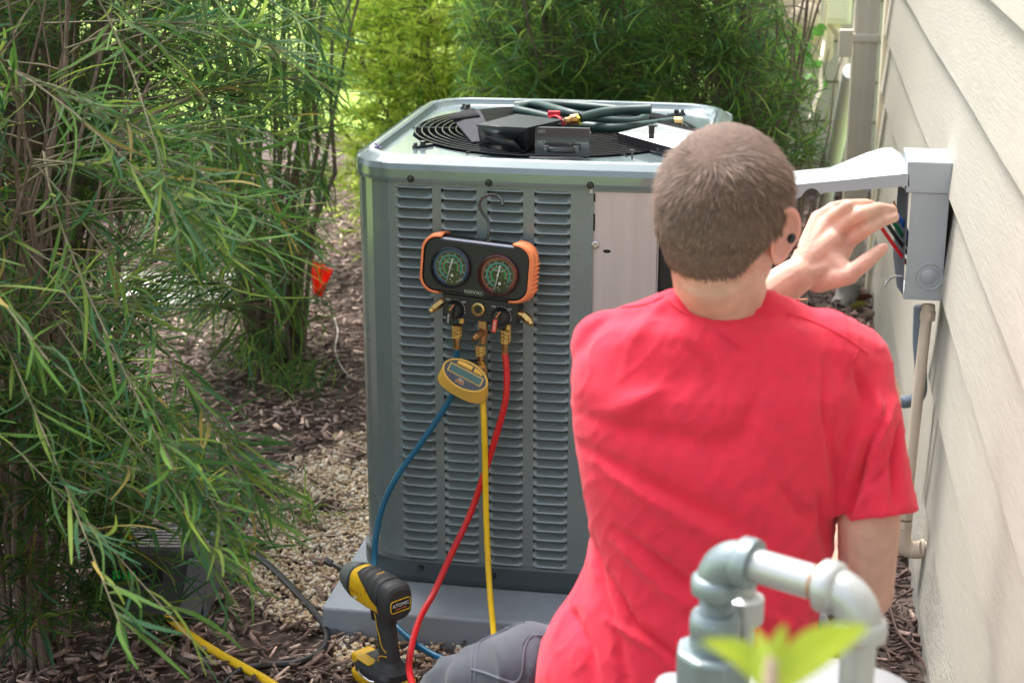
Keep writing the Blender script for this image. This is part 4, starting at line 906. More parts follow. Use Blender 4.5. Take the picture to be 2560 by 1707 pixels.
# field wires out of the open side
wc = P(2262, 655, Y=3.49)
for nm, m, path, label in (
    ('red_wire', 'wirered', [(2290, 690, 3.49), (2265, 655, 3.48), (2225, 600, 3.44), (2195, 558, 3.40), (2170, 535, 3.37)], 'red wire curving out of the open disconnect box'),
    ('black_wire', 'wireblack', [(2290, 670, 3.50), (2268, 632, 3.49), (2240, 592, 3.45), (2215, 555, 3.41)], 'black wire between the red and green wires of the box'),
    ('green_wire', 'wiregreen', [(2290, 650, 3.51), (2268, 612, 3.50), (2245, 572, 3.46), (2222, 540, 3.42)], 'green wire in the bundle leaving the disconnect box'),
    ('blue_wire', 'wireblue', [(2292, 640, 3.51), (2272, 600, 3.50), (2262, 570, 3.48), (2250, 548, 3.46), (2243, 538, 3.45)], 'blue wire with a bare copper end pointing up beside the fingers')):
    o = empty('wire', label, 'wire', P(path[0][0], path[0][1], Y=path[0][2])); pp = [P(x, y, Y=Y_)-o.location for x, y, Y_ in path]
    b = MB(); b.tube(smoothpath(pp, 6), .0042 if nm != 'blue_wire' else .0055, 8); b.build('insulation', M[m], o)
    if nm == 'blue_wire':
        for k in range(3):
            q = [P(2243, 538, Y=3.45), P(2241-2+k*2, 525, Y=3.447), P(2235+k*2, 515, Y=3.445), P(2238-k*2, 508, Y=3.444), P(2232+k*3, 503, Y=3.443)]; b = MB(); b.tube([v-o.location for v in smoothpath(q, 4)], .0013, 5); b.build('copper_strand', M['copper'], o)
o = empty('wire', 'short red whip wire with bare tip just above the right shoulder', 'wire', P(1950, 757, Y=2.75)); q = [P(1900, 775, Y=2.75), P(1950, 757, Y=2.75), P(1975, 751, Y=2.75), P(1998, 749, Y=2.75)]
b = MB(); b.tube([v-o.location for v in smoothpath(q, 5)], .0028, 8); b.build('insulation', M['wirered'], o)
b = MB(); b.tube([P(1998, 749, Y=2.75)-o.location, P(2019, 748, Y=2.75)-o.location], .0017, 6); b.build('copper_end', M['copper'], o)

# conduits on the wall
cp = empty('conduit', 'beige rigid conduit dropping from the disconnect box to a wall elbow', 'conduit', P(2320, 760, Y=3.49))
cl_ = cp.location; top_ = P(2320, 760, Y=3.49); bot_ = P(2262, 1290, Y=3.42)
b = MB(); b.tube([top_-cl_, bot_-cl_], .0125, 18); b.build('pipe', M['beige'], cp)
b = MB(); b.cyl(P(2321, 778, Y=3.49)-cl_, P(2318, 800, Y=3.488)-cl_, .0175, n=8); b.cyl(P(2321, 762, Y=3.49)-cl_, P(2321, 779, Y=3.49)-cl_, .0145, n=16); b.build('locknut', M['beige'], cp, bevel=.0015)
e0, e1 = P(2264, 1272, Y=3.42), P(2260, 1306, Y=3.42)
b = MB(); b.cyl(e0-cl_, P(2262, 1294, Y=3.42)-cl_, .0185, n=6); b.cyl(P(2261, 1300, Y=3.42)-cl_, P(2260, 1313, Y=3.42)-cl_, .0195, n=6); b.build('compression_nut', M['beige'], cp, bevel=.0015)
b = MB(); pth = [P(2258, 1312, Y=3.42), P(2256, 1345, Y=3.42), P(2262, 1365, Y=3.42), P(2282, 1374, Y=3.42), P(2308, 1372, Y=3.41)]
b.tube([v-cl_ for v in smoothpath(pth, 5)], .0195, 16); b.build('elbow', M['beige'], cp)
b = MB(); b.cyl(P(2303, 1371, Y=3.41)-cl_, P(2311, 1371, Y=3.41)-cl_, .0215, n=18); b.cyl(P(2311, 1371, Y=3.41)-cl_, P(2330, 1371, Y=3.41)-cl_, .016, n=16); b.build('collar', M['beige'], cp, bevel=.001)
fc = empty('flexible_conduit', 'ribbed grey flexible conduit looping from the box to the condenser', 'conduit', P(2300, 770, Y=3.56)); fl_ = fc.location
pp = smoothpath([P(2300, 765, Y=3.56), P(2297, 850, Y=3.56), P(2302, 930, Y=3.55), P(2300, 985, Y=3.53), P(2270, 1004, Y=3.52), P(2230, 998, Y=3.52), P(2180, 985, Y=3.55), P(2080, 960, Y=3.6), P(2000, 960, Y=3.62)], 26)
b = MB(); b.tube([v-fl_ for v in pp], [.0135+.0010*(1 if (i//1) % 2 else -1) for i in range(len(pp))], 12); b.build('ribbed_tube', M['conduit'], fc, angle=80)
pe = empty('wall_pipe_stub', 'short beige pipe stub entering the wall behind the conduit elbow', 'pipe', P(2290, 1290, X=WX-.02))
b = MB(); q = P(2292, 1280, X=WX+.01)-pe.location; b.tube([q+Vector((.03, 0, 0)), q+Vector((-.03, 0, 0)), q+Vector((-.045, 0, -.012)), q+Vector((-.05, 0, -.04))], .022, 16); b.build('pipe', M['beige'], pe)
cable('cable', [P(x, y, Z=.03) for x, y in ((2215, 1485), (2228, 1530), (2245, 1580), (2280, 1620), (2310, 1660), (2330, 1720))], .0035, mat('brown_cable', (.09, .05, .045), .5), 'thin brown cable snaking over the dark mulch beside the wall', 'cable', 6)

# ================================================================== GAS PIPING (foreground)
gp_ = empty('gas_pipe', 'silver painted gas pipe with two elbows in the blurred foreground', 'gas pipe', P(1790, 1400, d=1.62)); gl = gp_.location
E1 = P(1795, 1385, d=1.62); zz = E1.z
E2 = P(2155, 1490, Z=zz)
rP = .0168
hd = (E2-E1); hd.z = 0; hl = hd.length; hd.normalize()
b = MB(); b.tube([E1+hd*.03-gl, E2-hd*.03-gl], rP, 22); b.build('horizontal_pipe', M['gas'], gp_)
def elbow(c, d0, d1, m, r=.0225):
    b = MB(); pth = []
    for t in np.linspace(0, 1, 9):
        a = t*math.pi/2; pth.append(c+d0*(.030*(1-math.sin(a)))+d1*(.030*(1-math.cos(a))))
    b.tube([v-gl for v in pth], r*.93, 22)
    for d in (d0, d1):
        b.lathe([(r*.9, -.004), (r*1.13, 0), (r*1.16, .008), (r*1.13, .015), (r*.8, .0155)], c+d*.026-gl, d, 24)
    return b.build('elbow', m, gp_, angle=50)
dnv = Vector((0, 0, -1))
elbow(E1, dnv, hd, M['gas2'])
elbow(E2, -hd, dnv, M['gas'])
for k in (.047,):
    b = MB(); b.cyl(E2-hd*k-gl, E2-hd*(k+.003)-gl, rP*1.03, n=20); b.build('rust_band', M['rust'], gp_); b = MB(); b.cyl(E2+dnv*.043-gl, E2+dnv*.046-gl, rP*1.03, n=20); b.build('rust_band', M['rust'], gp_)
b = MB(); b.tube([E2+dnv*.03-gl, E2+dnv*.55-gl], rP, 22); b.build('drop_pipe', M['gas'], gp_)
b = MB(); b.tube([E1+dnv*.04-gl, E1+dnv*.075-gl], rP*.94, 20)
for k in range(4): b.lathe([(rP*.94, 0), (rP*1.02, .0015), (rP*.94, .003)], E1+dnv*(.048+k*.004)-gl, dnv, 20, caps=False)
b.build('threaded_nipple', M['gas2'], gp_)
b = MB(); b.lathe([(.02, 0), (.0245, .004), (.026, .012), (.026, .022), (.0245, .026), (.0255, .03), (.0255, .05), (.023, .055)], E1+dnv*.062-gl, dnv, 24); b.build('union_body', M['gas2'], gp_)
b = MB(); b.cyl(E1+dnv*.103-gl, E1+dnv*.155-gl, .040, n=8, phase=.39); b.build('union_nut', M['gas2'], gp_, bevel=.005, smooth=False)
b = MB(); b.lathe([(.034, 0), (.031, .01), (.030, .02), (.030, .5)], E1+dnv*.155-gl, dnv, 26); b.build('riser', M['gas2'], gp_)
b = MB(); b.cyl(E1+dnv*.185+Vector((-.03, 0, 0))-gl, E1+dnv*.185+Vector((-.045, 0, 0))-gl, .008, n=10); b.build('plug', M['gas'], gp_)
b = MB(); q = E1+Vector((.028, .04, -.01))-gl; b.tube([q, q+Vector((0, 0, -.12))], .011, 12); b.lathe([(.012, 0), (.02, .004), (.02, .03), (.012, .034)], q+Vector((0, 0, -.05)), dnv, 12); b.build('regulator_vent', M['gas'], gp_)
gm = empty('gas_meter', 'white round topped gas meter body below the foreground pipe', 'gas meter', P(2030, 1850, d=1.74)); 
b = MB(); poly = [(-.13, -.2)]+[(.13*math.cos(a), .055*math.sin(a)) for a in np.linspace(math.pi, 0, 16)]+[(.13, -.2)]
b.prism([(x, z) for x, z in poly], .09); b.build('meter_body', M['meter'], gm, bevel=.008, seg=3)
b = MB(); b.prism([(-.12, -.2)]+[(.12*math.cos(a), .05*math.sin(a)-.004) for a in np.linspace(math.pi, 0, 16)]+[(.12, -.2)], .012, Matrix.Translation((0, -.012, 0))); b.build('front_flange', M['meter'], gm, bevel=.003)
b = MB(); b.box((.02, -.016, .006), (.085, .006, .05)); b.build('data_plate', M['galv'], gm, bevel=.001)
for sx in (-.018, .058):
    b = MB(); b.cyl((sx, -.019, .022), (sx, -.022, .022), .003, n=8); b.build('rivet', M['chrome'], gm)
gm.rotation_euler = (0, 0, R(6))
for (x, y) in ((1690, 1712),):
    o = empty('gas_valve', 'pale valve cap just peeking over the bottom edge left of the riser', 'valve', P(x, y, d=1.68)); b = MB(); b.lathe([(.022, -.03), (.024, -.005), (.02, .004), (.0001, .007)], (0, 0, 0), (0, 0, 1), 20); b.build('cap', M['meter'], o)

# foreground seedling
sp = empty('seedling', 'bright yellow-green young plant out of focus at the bottom edge', 'plant', P(1925, 1720, d=.85))
def broadleaf(base, tip, wd, droop, m=None, n=10, nrm_=None):
    base, tip = Vector(base), Vector(tip); d = tip-base; side = d.cross(nrm_ if nrm_ is not None else Vector((.05, 1, .25))).normalized(); upv = side.cross(d).normalized()
    b = MB(); L_, C_, R_ = [], [], []
    for i in range(n+1):
        t = i/n; c = base+d*t+upv*droop*math.sin(math.pi*t); w_ = wd*(math.sin(math.pi*min(1, t*.93+.05)))**.8*(1-.25*t); ud = upv*w_*.22
        L_.append(c+side*w_+ud); C_.append(c); R_.append(c-side*w_+ud)
    b.strip(L_, C_); b.strip(C_, R_); return b
sl = sp.location
def SPt(px, py, d): return P(px, py, d=d)-sl
b = MB(); b.tube([SPt(1915, 1900, .87), SPt(1924, 1760, .85), SPt(1927, 1690, .85), SPt(1925, 1640, .85)], [.005, .0042, .004, .002], 8); b.build('stem', mat('seedling_stem', (.45, .33, .28), .5), sp)
for p0, p1, w_, dr_ in (((1930, 1735, .85), (2170, 1565, .82), .0135, .01), ((1918, 1735, .85), (1755, 1600, .87), .0115, .01), ((1924, 1665, .85), (1886, 1570, .86), .0045, 0), ((1928, 1660, .85), (1962, 1560, .85), .0050, 0)):
    broadleaf(SPt(*p0), SPt(*p1), w_, dr_).build('leaf', M['newleaf'], sp)

# ================================================================== PERSON
def organic(name, b, m, parent, voxel, smooth_it=8, fac=.5, post=None):
    o = b.build(name, m, None)
    for md in list(o.modifiers): o.modifiers.remove(md)
    q = o.modifiers.new('r', 'REMESH'); q.mode = 'VOXEL'; q.voxel_size = voxel; q.use_smooth_shade = True
    if smooth_it: q = o.modifiers.new('s', 'SMOOTH'); q.iterations = smooth_it; q.factor = fac
    bpy.context.view_layer.update()
    me = bpy.data.meshes.new_from_object(o.evaluated_get(bpy.context.evaluated_depsgraph_get())); bpy.data.objects.remove(o)
    n = len(me.vertices); co = np.zeros(n*3, np.float32); no = np.zeros(n*3, np.float32)
    me.vertices.foreach_get('co', co); me.vertices.foreach_get('normal', no); co = co.reshape(-1, 3).astype(float); no = no.reshape(-1, 3)
    if post is not None: co = post(co, no)
    if parent is not None: co = co-np.array(parent.location)
    me.vertices.foreach_set('co', co.astype(np.float32).ravel()); me.update(); me.shade_smooth()
    me.materials.clear(); me.materials.append(m); me.name = name
    o = bpy.data.objects.new(name, me); COL.objects.link(o); o.parent = parent; return o
pe_ = empty('person', 'person in red t-shirt and grey trousers kneeling with back turned, one hand raised', 'person', (-.06, 2.2, 0))
HDP = P(1812, 512, d=2.14)
fy_ = R(-25)                               # head turned to the right
Fw = Vector((-math.sin(fy_), math.cos(fy_), -.12)).normalized(); Rt = Fw.cross(Vector((0.0, 0, 1))).normalized(); Rt = (Rt+Vector((0, 0, .0))).normalized(); Up = Rt.cross(Fw)
HM = Matrix(((Rt.x, Fw.x, Up.x, HDP.x), (Rt.y, Fw.y, Up.y, HDP.y), (Rt.z, Fw.z, Up.z, HDP.z), (0, 0, 0, 1)))
HMr = HM.to_euler()
def hp(x, y, z): return HM @ Vector((x, y, z))
def hell(b, c, r, n=24, m=16): 
    q = MB(); q.ell(c, r, n, m); b.add(q.v, q.f, HM)
b = MB()
hell(b, (0, -.002, .0), (.0815, .096, .100), 32, 22)
hell(b, (0, -.022, -.018), (.0785, .074, .082)); hell(b, (0, -.022, -.045), (.070, .066, .062)); hell(b, (0, .0, .028), (.079, .088, .062))
hell(b, (0, .018, -.035), (.070, .072, .080)); hell(b, (0, .040, -.078), (.052, .056, .048)); hell(b, (0, .070, -.100), (.026, .026, .022))
hell(b, (0, .100, -.040), (.013, .022, .022)); hell(b, (0, .094, -.022), (.009, .014, .028)); hell(b, (0, .088, -.068), (.024, .018, .012)); hell(b, (0, .082, .002), (.058, .02, .016))
NK = P(1812, 800, d=2.235)
b.cap(hp(0, -.018, -.06), NK+Vector((-.0, 0.0, 0.0)), .060, .063, 22); b.cap(hp(0, -.010, -.09), NK+Vector((0, .03, -.01)), .054, .064, 22)
for s_ in (-1, 1): b.cap(NK+Vector((s_*.02, .02, -.01)), NK+Vector((s_*.11, .03, -.07)), .045, .03)
# inner torso
SH_L, SH_R = P(1522, 868, d=2.24), P(2128, 925, d=2.24)
PEL = Vector((-.10, 2.16, .50))
b.cap(NK+Vector((0, .04, -.09)), PEL+Vector((0, .05, 0)), .075, .09)
b.cap(SH_L+Vector((.03, .03, -.01)), SH_R+Vector((-.03, .03, -.01)), .035)
# left arm reaching forward and across
EL = P(1640, 930, d=2.60); WL = P(1992, 690, d=2.52)
b.cap(SH_L+Vector((.01, .03, -.01)), EL, .040, .042); b.cap(EL, EL.lerp(WL, .45), .044, .040); b.cap(EL.lerp(WL, .45), WL, .040, .029)
# right arm hanging
ER = P(2165, 1475, d=2.25); 
WRt = Vector((.10, 2.62, .60))
SR2 = P(2172, 985, d=2.24)
b.cap(SR2, P(2172, 1300, d=2.22), .044, .043); b.cap(P(2172, 1300, d=2.22), ER, .043, .038); b.cap(ER, ER.lerp(WRt, .4), .040, .038); b.cap(ER.lerp(WRt, .4), WRt, .038, .026)
# legs (under the trousers)
HL, HR_ = Vector((-.17, 2.20, .47)), Vector((.0, 2.18, .47))
KL, KR = Vector((-.50, 2.44, .33)), Vector((.02, 2.52, .10)); AL, AR = Vector((-.42, 2.40, .07)), Vector((.0, 2.10, .09))
for h_, k_, a_ in ((HL, KL, AL), (HR_, KR, AR)): b.cap(h_, k_, .07, .05); b.cap(k_, a_, .048, .035)
# left hand: back of hand to the camera, fingers to the right, thumb low
def hd_(px, py, d): return P(px, py, d=d)
palm = [(hd_(2120, 605, 2.53), .0145), (hd_(2094, 573, 2.525), .0145), (hd_(2070, 553, 2.53), .0135), (hd_(2045, 545, 2.54), .0125)]
for q, r_ in palm: b.cap(WL+(q-WL)*.06, q, .0195, r_, 12); 
b.cap(hd_(2035, 640, 2.525), hd_(2080, 600, 2.52), .022, .018, 12); b.cap(WL, hd_(2060, 672, 2.52), .022, .019, 12); b.cap(hd_(2050, 690, 2.53), hd_(2105, 625, 2.53), .018, .017, 12)
fingers = [([hd_(2120, 605, 2.53), hd_(2168, 572, 2.50), hd_(2208, 552, 2.52), hd_(2236, 543, 2.545)], [.0124, .0110, .0097, .0084]),
           ([hd_(2094, 573, 2.525), hd_(2150, 534, 2.49), hd_(2196, 521, 2.52), hd_(2230, 525, 2.55)], [.0124, .0114, .0100, .0085]),
           ([hd_(2070, 553, 2.53), hd_(2122, 515, 2.50), hd_(2165, 511, 2.54), hd_(2202, 523, 2.575)], [.0115, .0108, .0092, .008]),
           ([hd_(2045, 545, 2.54), hd_(2080, 520, 2.53), hd_(2115, 510, 2.56), hd_(2148, 512, 2.585)], [.0105, .0094, .0082, .0072])]
for js, rs in fingers:
    for i in range(3): b.cap(js[i], js[i+1], rs[i], rs[i+1], 12)
th_ = [hd_(2045, 700, 2.53), hd_(2122, 688, 2.50), hd_(2168, 652, 2.49), hd_(2203, 624, 2.495)]
for i, (r0_, r1_) in enumerate(((.021, .0155), (.0145, .0128), (.0125, .0098))): b.cap(th_[i], th_[i+1], r0_, r1_, 12)
b.cap(th_[1], hd_(2080, 640, 2.52), .013, .018, 12)
# right hand, loosely closed in front
def simple_hand(b, W_, d, side, nrm_, curl=.5):
    d = d.normalized(); side = side.normalized()
    for k, L_ in enumerate((.075, .082, .078, .062)):
        base = W_+d*.085+side*(.026-.0175*k); b.cap(W_+side*(.012-.008*k), base, .015, .0115, 10); p = base; dd = d.copy()
        for s_, r_ in ((.5, .0095), (.3, .0085), (.2, .0075)):
            dd = (dd+nrm_*curl*.8).normalized(); q = p+dd*L_*s_; b.cap(p, q, r_*1.08, r_, 10); p = q
    p = W_+side*.018+d*.015; q = p+d*.035+side*.03; b.cap(p, q, .015, .012, 10); b.cap(q, q+d*.03+side*.008+nrm_*.01, .0115, .0095, 10)
simple_hand(b, WRt, Vector((-.3, 1, .25)), Vector((-1, -.2, .2)), Vector((-.1, .1, -1)))
body = organic('body', b, M['skin'], pe_, .0029, 4)
pl = Vector(pe_.location)
# nails
for js, m_ in (([th_[2], th_[3]], 1),):
    d = (js[1]-js[0]).normalized(); c = js[1]+d*.004+Vector((0, -.0082, .002)); a, bb, _ = frame_to(d); b = MB(); b.ell((0, 0, 0), (.009, .0065, .002), 14, 8)
    mx = Matrix.Translation(c-pl)@Matrix((( d.x, 0, 0, 0), (d.y, 0, -1, 0), (d.z, 1, 0, 0), (0, 0, 0, 1))); 
    up_ = Vector((0, -1, 0)); sd_ = up_.cross(d).normalized(); up_ = d.cross(sd_)
    mx = Matrix.Translation(c-pl)@Matrix(((d.x, sd_.x, up_.x, 0), (d.y, sd_.y, up_.y, 0), (d.z, sd_.z, up_.z, 0), (0, 0, 0, 1)))
    q = MB(); q.add(b.v, b.f, mx); q.build('thumb_nail', M['nail'], pe_)
# ears
for s_ in (-1, 1):
    b = MB(); n = 20
    def er(sc, off, n=20):
        out = []
        for t in np.linspace(0, 2*math.pi, n, endpoint=False):
            y = .020*math.cos(t)*(1+.15*math.sin(t)); z = .037*math.sin(t); 
            if z < 0: y *= .8
            out.append(Vector((0, y*sc, z*sc)))
        return out
    c = Vector((s_*.080, .008, -.030)); tilt = Matrix.Rotation(s_*R(-44), 3, 'Z') @ Matrix.Rotation(R(-10), 3, 'X')
    rings = [(1.0, .002), (1.06, .010), (1.02, .014), (.9, .013), (.7, .008), (.45, .004), (.1, .003)]
    prev = None
    for sc, off in rings:
        rg = [HM @ (c+tilt@(v+Vector((s_*off, 0, 0))))-pl for v in er(sc, off)]
        if prev: b.strip(prev, rg, closed=True)
        prev = rg
    b.strip([HM @ (c+tilt@(v*.8+Vector((-s_*.012, .006, 0))))-pl for v in er(1, 0)], [HM @ (c+tilt@(v+Vector((s_*.002, 0, 0))))-pl for v in er(1, 0)], closed=True)
    b.build('ear', M['ear'], pe_, sub=1)
    b = MB(); ec = (P(1982, 600, d=2.11) if s_ > 0 else hp(-.088, .026, -.040))-pl; b.ell(ec, (.0085, .009, .010), 12, 8); b.cyl(ec, ec+Vector((s_*.004, .006, -.012)), .007, .0035, 10); b.build('earbud', M['rubber'], pe_)
for s_ in (-1, 1):
    b = MB(); b.ell(hp(s_*.031, .079, -.018)-pl, (.012, .012, .012), 14, 10); ey = b.build('eye', M['eye'], pe_)
    b = MB(); b.ell(hp(s_*.031, .0885, -.018)-pl, (.0045, .0045, .0045), 12, 8); b.build('iris', M['iris'], ey)
b = MB(); b.ell(hp(0, .102, -.074)-pl, (.02, .006, .006), 14, 8, rot=HMr); b.build('mouth', M['lip'], pe_)

# hair: cropped cap plus short strands
bvh_b = BVHTree.FromObject(body, bpy.context.evaluated_depsgraph_get())
HMi = HM.inverted()
def hairline(v):          # v in head space -> True where hair grows
    x, y, z = v
    if z > .015: return y < .082-(z < .05)*(abs(x) > .055)*.02
    if y < -.01:                       # back
        lim = -.086+.012*(abs(x)/.06)**2*0 - .010*math.cos(x*40)*.6
        if y > -.045: lim = lim+ (y+.045)*1.9
        return z > lim
    if abs(x) > .06: return z > -.026+(y-.0)*.3 and y < .045
    return False
hv = []; rr3 = np.random.default_rng(5)
q = MB(); q.ell((0, 0, 0), (.1, .112, .12), 88, 60)
fs_keep = []; vs_new = []; okv = []
for v in q.v:
    wpt = HM @ v; hit = bvh_b.find_nearest(wpt-pl); lo = HMi @ (hit[0]+pl)
    # project radially instead for an even cap
    d = (HM @ v-HM @ Vector((0, -.01, -.01))); o_ = HM @ v - pl + d*.3; hh = bvh_b.ray_cast(o_, -d.normalized())
    if hh[0] is None: okv.append(False); vs_new.append(Vector(v)); continue
    lo = HMi @ (hh[0]+pl); okv.append(hairline(lo)); th = .0016+.0062*max(0, min(1, (lo.z+.06)/.1))
    nz = noise.noise(v*60)*.0012
    vs_new.append(hh[0]+hh[1]*(th+nz))
fs_keep = [f for f in q.f if all(okv[i] for i in f)]
b = MB(); b.add(vs_new, fs_keep); cap_ = b.build('hair', M['scalp'], pe_, angle=180); 
NH = 24000; hv = np.zeros((NH, 6, 3)); ht = np.zeros((NH, 6, 3)); cnt = 0; crown = HMi @ P(1772, 372, d=2.05)
tries = 0
while cnt < NH and tries < NH*4:
    tries += 1
    u = rr3.random()*2-1; a = rr3.random()*6.2832; s_ = math.sqrt(1-u*u); dv = Vector((s_*math.cos(a), s_*math.sin(a), u))
    if dv.y > .75: continue
    wd = (HM.to_3x3() @ dv); o_ = HM @ (Vector((0, -.01, -.01)))-pl+wd*.2; hh = bvh_b.ray_cast(o_, -wd)
    if hh[0] is None: continue
    lo = HMi @ (hh[0]+pl)
    jit = lo+Vector((rr3.normal()*.0025, rr3.normal()*.0025, rr3.normal()*.003))
    if not hairline(jit): continue
    fl_d = (lo-crown); tang = fl_d-dv*fl_d.dot(dv)
    if tang.length < 1e-4: continue
    sw = tang.cross(dv).normalized(); tang.normalize(); tang = (tang+sw*.45*math.exp(-fl_d.length*18)).normalized()
    tang = (tang+Vector((0, 0, -.6*min(1, fl_d.length/.07)))).normalized()
    L_ = .0075+.0165*max(0, min(1, (lo.z+.06)/.12)); L_ *= .7+.6*rr3.random(); 
    if lo.z < -.045: L_ *= .65
    lift = .26+.26*max(0, min(1, (lo.z+.02)/.08))
    d_ = HM.to_3x3() @ (tang+dv*lift*(.6+.8*rr3.random())+Vector((rr3.normal()*.12, rr3.normal()*.12, rr3.normal()*.12))).normalized()
    d2 = (d_+HM.to_3x3()@tang*.7).normalized()
    base = hh[0]+hh[1]*.0005; sd2 = d_.cross(hh[1]); 
    if sd2.length < 1e-5: continue
    sd2.normalize(); wdt = .00045
    p1 = base+d_*L_*.55; p2 = p1+d2*L_*.45
    for i, (pt_, ww) in enumerate(((base, wdt), (p1, wdt*.85), (p2, wdt*.25))): hv[cnt, 2*i] = pt_-sd2*ww; hv[cnt, 2*i+1] = pt_+sd2*ww
    k = rr3.random(); c = np.array([.105, .062, .045]) if k < .55 else (np.array([.185, .115, .083]) if k < .87 else np.array([.3, .2, .145]))
    ht[cnt] = c*(.75+.5*rr3.random()); cnt += 1
hv = hv[:cnt]; ht = ht[:cnt]; F = (np.array([(0, 1, 3, 2), (2, 3, 5, 4)])[None]+np.arange(cnt)[:, None, None]*6).reshape(-1, 4)
o = link('hair_strands', np_mesh('hair_strands', hv.reshape(-1, 3), F, M['hair'], ht.reshape(-1, 3), True), None, cap_); tag(o, kind='stuff')

# shirt -------------------------------------------------------------
def ring_at(y, xl, xr, d, th, n=36, sq=2.35, thb=None):
    a, c = P(xl, y, d=d), P(xr, y, d=d); m = (a+c)/2; hw_ = (c-a)/2; out = []; fwd = Vector((-hw_.y, hw_.x, 0)).normalized()
    for t in np.linspace(0, 2*math.pi, n, endpoint=False):
        cx_, sy_ = math.copysign(abs(math.cos(t))**(2/sq), math.cos(t)), math.copysign(abs(math.sin(t))**(2/sq), math.sin(t))
        out.append(m+hw_*cx_+fwd*th*sy_)
    return out
rs_ = [(752, 1690, 1915, 2.20, .050), (775, 1600, 1985, 2.20, .062), (800, 1520, 2060, 2.20, .074), (835, 1465, 2120, 2.21, .088), (880, 1430, 2150, 2.22, .100), (940, 1422, 2160, 2.22, .110), (1000, 1424, 2155, 2.23, .118), (1100, 1437, 2125, 2.24, .124), (1200, 1452, 2098, 2.25, .126), (1300, 1470, 2086, 2.26, .124),
       (1360, 1472, 2080, 2.27, .122), (1430, 1455, 2066, 2.28, .124), (1510, 1420, 2050, 2.29, .13), (1570, 1375, 2044, 2.30, .135), (1640, 1345, 2040, 2.31, .14), (1707, 1338, 2038, 2.32, .145), (1800, 1330, 2040, 2.33, .15), (1900, 1330, 2040, 2.34, .15)]
b = MB(); rg = [ring_at(*r) for r in rs_]
for i in range(len(rg)-1): b.strip(rg[i], rg[i+1], closed=True)
b.add(rg[0], [tuple(range(36))]); b.add(rg[-1], [tuple(reversed(range(36)))])
b.cap(SH_L+Vector((.0, 0, -.004)), P(1600, 905, d=2.22), .058, .066); b.cap(SH_R+Vector((-.005, 0, .004)), P(2050, 900, d=2.22), .064, .07)
b.cap(P(1700, 800, d=2.2), SH_L, .045, .05); b.cap(P(1900, 800, d=2.2), SH_R, .045, .052)
# sleeves
b.cap(SH_R, P(2146, 1060, d=2.22), .060, .056, 24)
sl0, sl1 = P(2148, 1010, d=2.22), P(2190, 1290, d=2.21)
b.tube([sl0, sl0.lerp(sl1, .5), sl1], [.054, .055, .0585], 28)
b.cap(P(2215, 1180, d=2.24), P(2262, 1225, d=2.27), .034, .012, 14)
b.cap(SH_L, SH_L.lerp(EL, .55), .056, .052, 24)
FOLDS = [([(770, 190), (840, 250), (900, 290)], 9, -.004), ([(640, 250), (730, 330), (800, 420)], 16, -.003), ([(240, 520), (450, 585), (740, 640), (900, 660)], 26, -.005),
    ([(240, 640), (420, 740), (650, 860), (860, 960), (1010, 1050)], 20, -.006), ([(300, 700), (480, 830), (700, 960), (880, 1060)], 22, .005),
    ([(275, 1000), (310, 1160), (380, 1400), (420, 1600)], 11, -.007), ([(250, 1090), (190, 1270), (110, 1410)], 10, .004), ([(330, 1130), (450, 1340), (640, 1490), (760, 1600)], 12, -.006),
    ([(300, 1100), (350, 1300), (400, 1500)], 12, .005), ([(370, 960), (560, 1110), (690, 1210), (860, 1290)], 15, -.006), ([(360, 1010), (540, 1180), (680, 1290)], 14, .005),
    ([(330, 1320), (500, 1420), (680, 1560)], 12, .005), ([(180, 1250), (260, 1420), (300, 1600)], 12, -.005), ([(780, 1080), (950, 1180), (1130, 1230)], 18, -.005), ([(860, 1230), (1000, 1330), (1150, 1370)], 16, .005),
    ([(1190, 290), (1182, 480), (1225, 720), (1265, 860)], 9, -.003), ([(1400, 570), (1345, 690), (1290, 830), (1235, 1000)], 11, -.010), ([(1450, 500), (1400, 610), (1370, 680)], 11, .006),
    ([(1480, 560), (1462, 700), (1462, 880)], 9, -.007), ([(1340, 560), (1300, 700), (1270, 800)], 12, .005), ([(1400, 780), (1330, 860), (1290, 930)], 10, .005), ([(1440, 700), (1380, 800), (1310, 900)], 9, -.004),
    ([(1175, 830), (1200, 940), (1215, 1080)], 12, -.006), ([(930, 420), (870, 590), (770, 660)], 26, -.005), ([(1000, 780), (1090, 900), (1180, 960)], 18, -.004), ([(560, 420), (430, 480), (300, 560)], 24, .004),
    ([(1300, 330), (1340, 420), (1350, 500)], 12, -.004), ([(1380, 420), (1400, 500), (1390, 560)], 10, .004), ([(350, 130), (260, 200), (215, 300)], 14, -.003), ([(570, 80), (500, 160), (420, 250)], 16, .003)]
